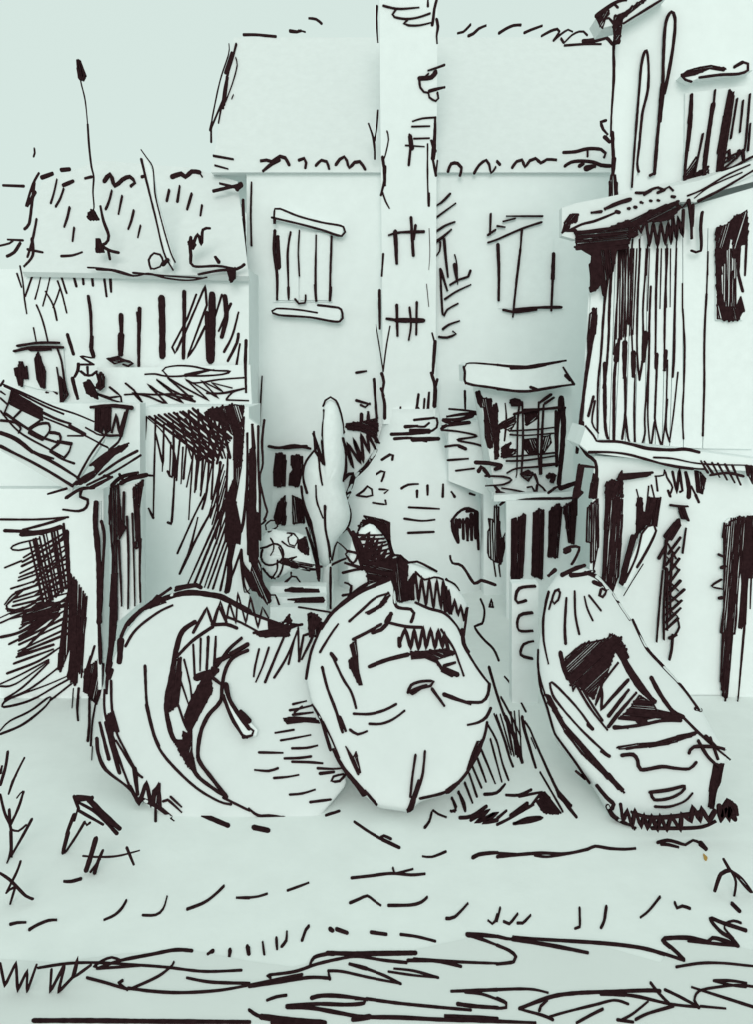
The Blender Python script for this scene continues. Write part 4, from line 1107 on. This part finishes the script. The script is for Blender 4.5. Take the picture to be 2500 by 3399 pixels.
q.ink('D3', '''f 450 1060 560 970 740 930 750 900 820 930 880 1060 850 1080 790 1000 740 1150 680 1250 700 1180 640 1340 580 1290 530 1230 500 1290 480 1200 450 1140;40 420 1030 440 1120 470 1200
60 770 950 850 1100 940 1250 1040 1350;24 800 970 900 1150 1050 1360;24 530 1250 620 1400 730 1540;22 560 1260 640 1390 700 1480;p 30 800 1100 700 1230 650 1380 700 1270 690 1410 760 1330 870 1210
34 870 1280 740 1450;34 920 1300 800 1440 740 1520;f 800 1470 870 1410 940 1310 1040 1370 1060 1410 1200 1440 1220 1480 1060 1460 960 1480;30 785 1530 950 1510 1100 1480 1220 1480;44 780 1525 860 1525;60 940 1480 980 1490''', sol, .015)
q.ink('G', '40 980 100 1040 210 1120 320 1190 360', sol, .015)
q.done('hatch', T, label='square dark hatch with hatched interior')
q = Part('paint'); q.ink('G', '30 1230 600 1260 560 1400 560 1460 575;26 1290 520 1350 620 1420 690;24 1370 500 1420 640;34 1340 490 1410 560', sol, .03); q.done('cleat', T)
q = Part('paint'); q.ink('G', '34 785 615 860 610 890 650 910 710 1050 690 1130 700 1230 705 1275 665', sol, .02); q.done('locker_lid', T)
q = Part('paint'); q.ink('G', '30 970 860 1090 845 1200 820 1180 860 1100 900 1000 910 980 870;26 1005 955 1100 955 1200 920 1250 870', sol, .02); q.done('bow_eye', T)

gr = Part('leaf')
gs = tilt(1830, 9.2, 1780, 9.3)
gr.ink('G', '''p 36 775 940 790 1050 820 970 850 1090 870 970 910 1090 930 1000 950 1100 985 1010 1015 1110 1040 1010 1080 1110 1110 1010 1170 1110 1180 1000 1240 1050 1255 950 1300 1050 1310 960 1360 1050 1400 980
30 850 990 950 1020 1100 1020 1300 990;26 980 1095 1200 1095 1320 1085 1400 1050;p 50 1430 950 1440 1040 1470 930 1490 1040 1500 920 1530 1030;f 1480 900 1540 940 1550 1000 1500 1010''', F(9.15), .03)
gr.done('grass', label='fringe of short grass at the foot of the right boat', cat='grass', kind='stuff')
ub = thing('small_plant', 'tiny hooked plant above the tarpaulin of the right boat', 'plant', 1260, 12.9)
q = Part('leaf'); q.ink('D3', '26 445 345 490 325 545 330 520 400 495 440;40 450 360 480 345', F(12.9), .03, True); q.done('stem', ub)

# ================================================================== STRAND: SMALL THINGS
tr = thing('trestle', 'broken wooden trestle on the sand at lower left', 'trestle', 195, 8.9)
X = F(8.9)
for tx_ in ('50 590 160 700 270 790 350;34 520 180 640 250 775 385;60 510 150 600 150', '30 515 230 680 325', '30 490 140 520 220;30 490 260 440 390;40 450 380 415 515', '24 560 310 500 410 430 515;24 560 310 575 330 595 315;24 510 240 490 300'):
    q = Part('wood'); q.ink('F1', tx_, X, .05, True); q.done('leg', tr)
sk = thing('stake_bundle', 'bundle of short stakes tied with a crossed cord below the trestle', 'stakes', 210, 8.5)
X = F(8.5)
multi(sk, 'stake', 'F1', '44 635 420 600 540 570 630;28 680 500 650 570 625 650;26 660 560 600 640', X, .04, True)
multi(sk, 'cord', 'F1', '20 550 535 650 542 780 535 920 500;26 840 480 885 590', X, .04, True)
wd = thing('weed', 'tall forked weed at the left edge beside the trestle', 'weed', 20, 8.8, 'weeds on the strand')
X = F(8.8)
multi(wd, 'stalk', 'F1', '26 0 130 30 250 70 350 75 540;16 110 150 150 105 130 200 65 340;22 155 110 100 260 70 310;30 60 230 65 330;20 75 360 120 370 170 330;22 210 290 150 400 70 540;26 70 370 70 500 45 580;18 55 120 80 40 105 0', X, .03, True)
multi(wd, 'stalk', 'E1', '26 50 1190 35 1290 0 1410;30 10 1290 0 1330;18 160 1230 100 1350 55 1470', X, .03, True)
wd = thing('weed', 'low crossed weed at the left edge nearer the water', 'weed', 25, 8.0, 'weeds on the strand')
multi(wd, 'stalk', 'F1', '20 135 570 110 640 45 770;22 40 780 60 760 100 740;26 0 650 60 690 120 750 170 800 215 820;22 100 740 65 855', F(8.03), .03, True)
wd = thing('weed', 'drooping three-bladed weed at the right edge', 'weed', 1610, 8.2, 'weeds on the strand')
multi(wd, 'blade', 'G', '30 1460 1305 1500 1375;34 1500 1375 1440 1400 1400 1510;24 1510 1380 1540 1450 1530 1545;22 1500 1375 1580 1430 1650 1520;24 1540 1410 1600 1480 1640 1520', F(8.16), .03, True)
q = Part('leaf'); q.ink('F1', 'p 26 0 1250 30 1400 105 1240 115 1430 180 1290 175 1445 240 1260;p 26 340 1290 330 1440 430 1250 385 1440 480 1340 515 1210 490 1340 600 1260', F(6.9), .03, True)
q.done('grass', label='zigzag clump of grass at the water edge, lower left', cat='grass', kind='stuff')
q = Part('tan'); q.blot([px('F3', a, b) for a, b in ((1372, 532), (1386, 545), (1392, 552), (1385, 566), (1378, 556))], GROUND, .01, False); q.mats[1] = M['tan']
q.done('fallen_leaf', label='tiny tan leaf on the sand below the right boat', cat='leaf')

# marks in the sand, with inked boat shadows among them
multi(ground, 'ridge_and_shade_mark', 'F2', '''22 700 312 800 380 890 430 1000 482;30 890 430 1000 482;24 880 415 900 405 945 425;22 1160 542 1220 545 1310 510;22 680 685 800 672 950 655 1080 665 1170 658;20 960 620 970 655 1040 640 1090 627
24 670 850 730 825 785 803 830 835 875 865;24 930 868 1080 865 1150 845 1185 815;24 1315 955 1370 945 1455 858;18 0 815 60 808 118 790;20 255 768 320 745 392 718;24 1170 350 1200 310 1225 235 1260 260 1310 280
20 1350 155 1380 210 1370 245 1345 240;22 1395 115 1435 190 1440 240;30 1490 550 1530 530 1600 520 1652 518;24 1595 970 1620 990 1640 970 1652 930
22 0 1150 0 1190;24 90 1115 100 1190;24 180 1085 185 1155;24 250 1045 245 1100 215 1140;24 395 1005 375 1030 350 1100;44 540 1025 550 1032;30 580 1025 650 1050;26 810 1046 915 1060;22 1010 1060 1120 1075 1240 1105;44 30 348 125 368''', GROUND, .01)
multi(ground, 'ridge_and_shade_mark', 'F3', '''24 0 545 150 530 300 520 450 525 600 495 650 475 750 490 850 495 915 490;18 0 520 150 528;18 250 535 330 545 450 530;24 1065 450 1130 435 1200 450 1250 465 1300 435 1350 455;44 1350 455 1385 490;26 1090 460 1140 465 1200 480
22 20 885 0 970;22 45 975 80 990 135 925;22 135 985 170 985 220 935;24 547 885 548 1010 520 1020;26 725 875 710 970 690 1015;24 955 945 1010 900 1080 812;24 1180 850 1195 885 1230 872 1280 888;34 1560 855 1610 905''', GROUND, .01)
multi(ground, 'ridge_and_shade_mark', 'F1', '''24 65 993 110 982 165 980;22 190 1030 250 995 320 968 370 965;20 690 963 760 930 810 880 835 835;20 945 932 1030 930 1080 890 1105 810;22 1240 893 1350 850 1420 800 1483 740;22 1570 817 1652 817;26 425 708 470 708 535 690
34 1380 1190 1410 1170;34 1520 1200 1525 1165;30 1640 1140 1650 1190;44 1280 235 1390 285 1510 335''', GROUND, .01)
multi(ground, 'ridge_and_shade_mark', 'E2', '''f 225 970 300 960 440 970 470 1000 380 990 250 1005;24 270 915 330 905 410 885;24 290 945 420 930;22 290 875 375 855;20 300 930 350 890;24 175 1065 295 1045;22 210 1115 300 1100 405 1080;24 285 1168 380 1165 450 1150
24 65 1195 220 1198;24 235 1235 330 1232 410 1222;24 285 1257 400 1260 485 1267;24 40 1312 130 1318 190 1300;24 165 1365 250 1358 325 1345;26 455 1300 560 1305 620 1300;30 470 1335 560 1325;24 640 1340 600 1385 545 1385 560 1355 620 1340
24 270 1475 350 1468 435 1443;24 405 1525 540 1508;22 510 1615 600 1583''', LEFT, .01)  # first strokes ink the middle boat's shadow; the dashes are drawn shading
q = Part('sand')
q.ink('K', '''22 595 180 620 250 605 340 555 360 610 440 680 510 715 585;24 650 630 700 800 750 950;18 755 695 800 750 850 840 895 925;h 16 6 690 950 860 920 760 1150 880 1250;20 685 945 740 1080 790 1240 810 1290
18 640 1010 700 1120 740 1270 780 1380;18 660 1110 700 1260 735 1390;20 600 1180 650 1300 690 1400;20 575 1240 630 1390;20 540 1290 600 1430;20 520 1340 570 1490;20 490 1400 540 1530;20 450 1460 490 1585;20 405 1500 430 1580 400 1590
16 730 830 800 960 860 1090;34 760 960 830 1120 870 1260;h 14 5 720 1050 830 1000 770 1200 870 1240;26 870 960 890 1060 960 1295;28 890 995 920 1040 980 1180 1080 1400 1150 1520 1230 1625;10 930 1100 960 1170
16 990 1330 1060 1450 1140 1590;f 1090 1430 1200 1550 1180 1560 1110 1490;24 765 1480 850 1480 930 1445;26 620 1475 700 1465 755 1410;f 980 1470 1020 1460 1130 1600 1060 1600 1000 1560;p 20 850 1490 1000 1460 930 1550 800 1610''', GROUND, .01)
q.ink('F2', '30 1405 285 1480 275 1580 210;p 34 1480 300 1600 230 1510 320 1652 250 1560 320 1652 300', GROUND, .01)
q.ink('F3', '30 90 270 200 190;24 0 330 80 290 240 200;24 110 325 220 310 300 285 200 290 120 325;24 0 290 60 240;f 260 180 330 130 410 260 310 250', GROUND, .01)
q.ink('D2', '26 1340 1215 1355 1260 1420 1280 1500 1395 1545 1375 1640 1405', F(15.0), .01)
q.done('boat_shadow_hatch', label='slanting ink strokes of boat shadow on the sand between middle and right boats', cat='grass', kind='stuff')  # boat shadows inked onto the sand, plus a few path and rubble edges

# ripples
for t_, tx_ in (('F1', '''34 1270 1170 1160 1165 1000 1195 800 1235 650 1285;24 250 1285 450 1255 650 1250 900 1265 1100 1280 1350 1308 1600 1300;22 640 1280 620 1275 680 1235 740 1215 800 1235;20 640 1290 800 1280 950 1270
22 575 1352 700 1385 840 1425 900 1410 1050 1340 1140 1270 1150 1250;26 810 1370 785 1385 840 1430;26 850 1420 1000 1440 1200 1450 1450 1435 1652 1400;24 1240 1352 1400 1380 1652 1388;40 220 1635 600 1635 1000 1640 1652 1645'''),
    ('F2', '''40 520 1185 700 1190 1110 1185;24 520 1190 430 1215 400 1275;26 140 1350 120 1335 300 1310 450 1260 600 1225 720 1210 900 1235 1050 1250;30 1060 1235 1250 1240 1410 1275;24 1100 1225 1400 1245 1652 1255
26 0 1400 150 1370 350 1330;26 0 1410 200 1380 400 1350 535 1355;p 26 535 1360 525 1310;22 525 1305 620 1310 800 1350 1010 1390;34 670 1260 780 1290;26 780 1290 900 1335 1010 1390;22 970 1290 1100 1305 1260 1350
18 930 1310 1100 1335 1260 1350;26 120 1500 180 1478 245 1468;36 415 1485 480 1470 600 1472 780 1495;30 780 1490 1000 1520 1250 1545 1475 1565;34 250 1540 450 1525 650 1530 760 1520 775 1495 710 1490
34 250 1545 400 1550 600 1585 750 1610 1000 1615 1300 1630 1652 1640;40 690 1630 800 1610;28 0 1565 80 1610 250 1625;50 80 1610 300 1635 500 1652;60 160 1645 420 1652;30 1350 1440 1500 1435 1652 1430
24 1440 1445 1550 1460 1652 1495;34 1390 1525 1500 1540 1652 1550;34 1310 1605 1500 1615 1652 1625;30 1450 1060 1550 1065 1652 1075;30 1455 1065 1550 1095 1652 1135'''),
    ('F3', '''28 0 1075 60 1090 110 1095;28 110 1080 300 1095 700 1120 950 1150 1100 1190 1240 1235;30 100 1095 350 1135 600 1185;28 0 1135 80 1170 125 1210 110 1245 0 1260
30 1240 1230 1180 1170 1100 1100 1150 1085 1280 1085 1400 1110 1430 1085 1500 1100 1600 1140;24 1270 1105 1400 1120 1600 1140;28 1600 1140 1560 1090 1480 1040 1415 955 1500 985 1652 1035;16 1570 1090 1510 1020 1510 990 1570 970 1620 985
20 1190 1280 1350 1255 1500 1255 1652 1270 1700 1275;24 0 1430 150 1425 250 1430 335 1450;26 0 1490 60 1520 60 1550 0 1555;34 150 1555 350 1480 500 1455 700 1445 1000 1435 1080 1440;40 690 1450 850 1460;28 690 1460 900 1470 1150 1525 1340 1545
26 150 1560 300 1600 370 1630;24 280 1570 290 1540 330 1505;22 350 1610 450 1580 650 1530 780 1500 870 1525;26 1020 1385 1080 1460 1150 1530;26 1115 1430 1200 1470 1340 1545;26 1340 1550 1310 1500 1340 1440 1450 1415 1600 1400 1700 1410
22 1295 1415 1450 1465 1652 1530 1700 1545;20 1350 1540 1515 1555;26 1440 1370 1550 1370 1652 1385;24 1450 1375 1560 1400 1652 1410;24 1000 1510 900 1590 820 1635;24 1170 1540 1000 1590 920 1630;30 800 1630 900 1645;26 700 1560 620 1600 530 1650;34 0 1640 250 1650''')):
    multi(water, 'ripple', t_, tx_, GROUND, .012)

for o in bpy.data.objects:
    if '_b' in o:
        del o['_b']
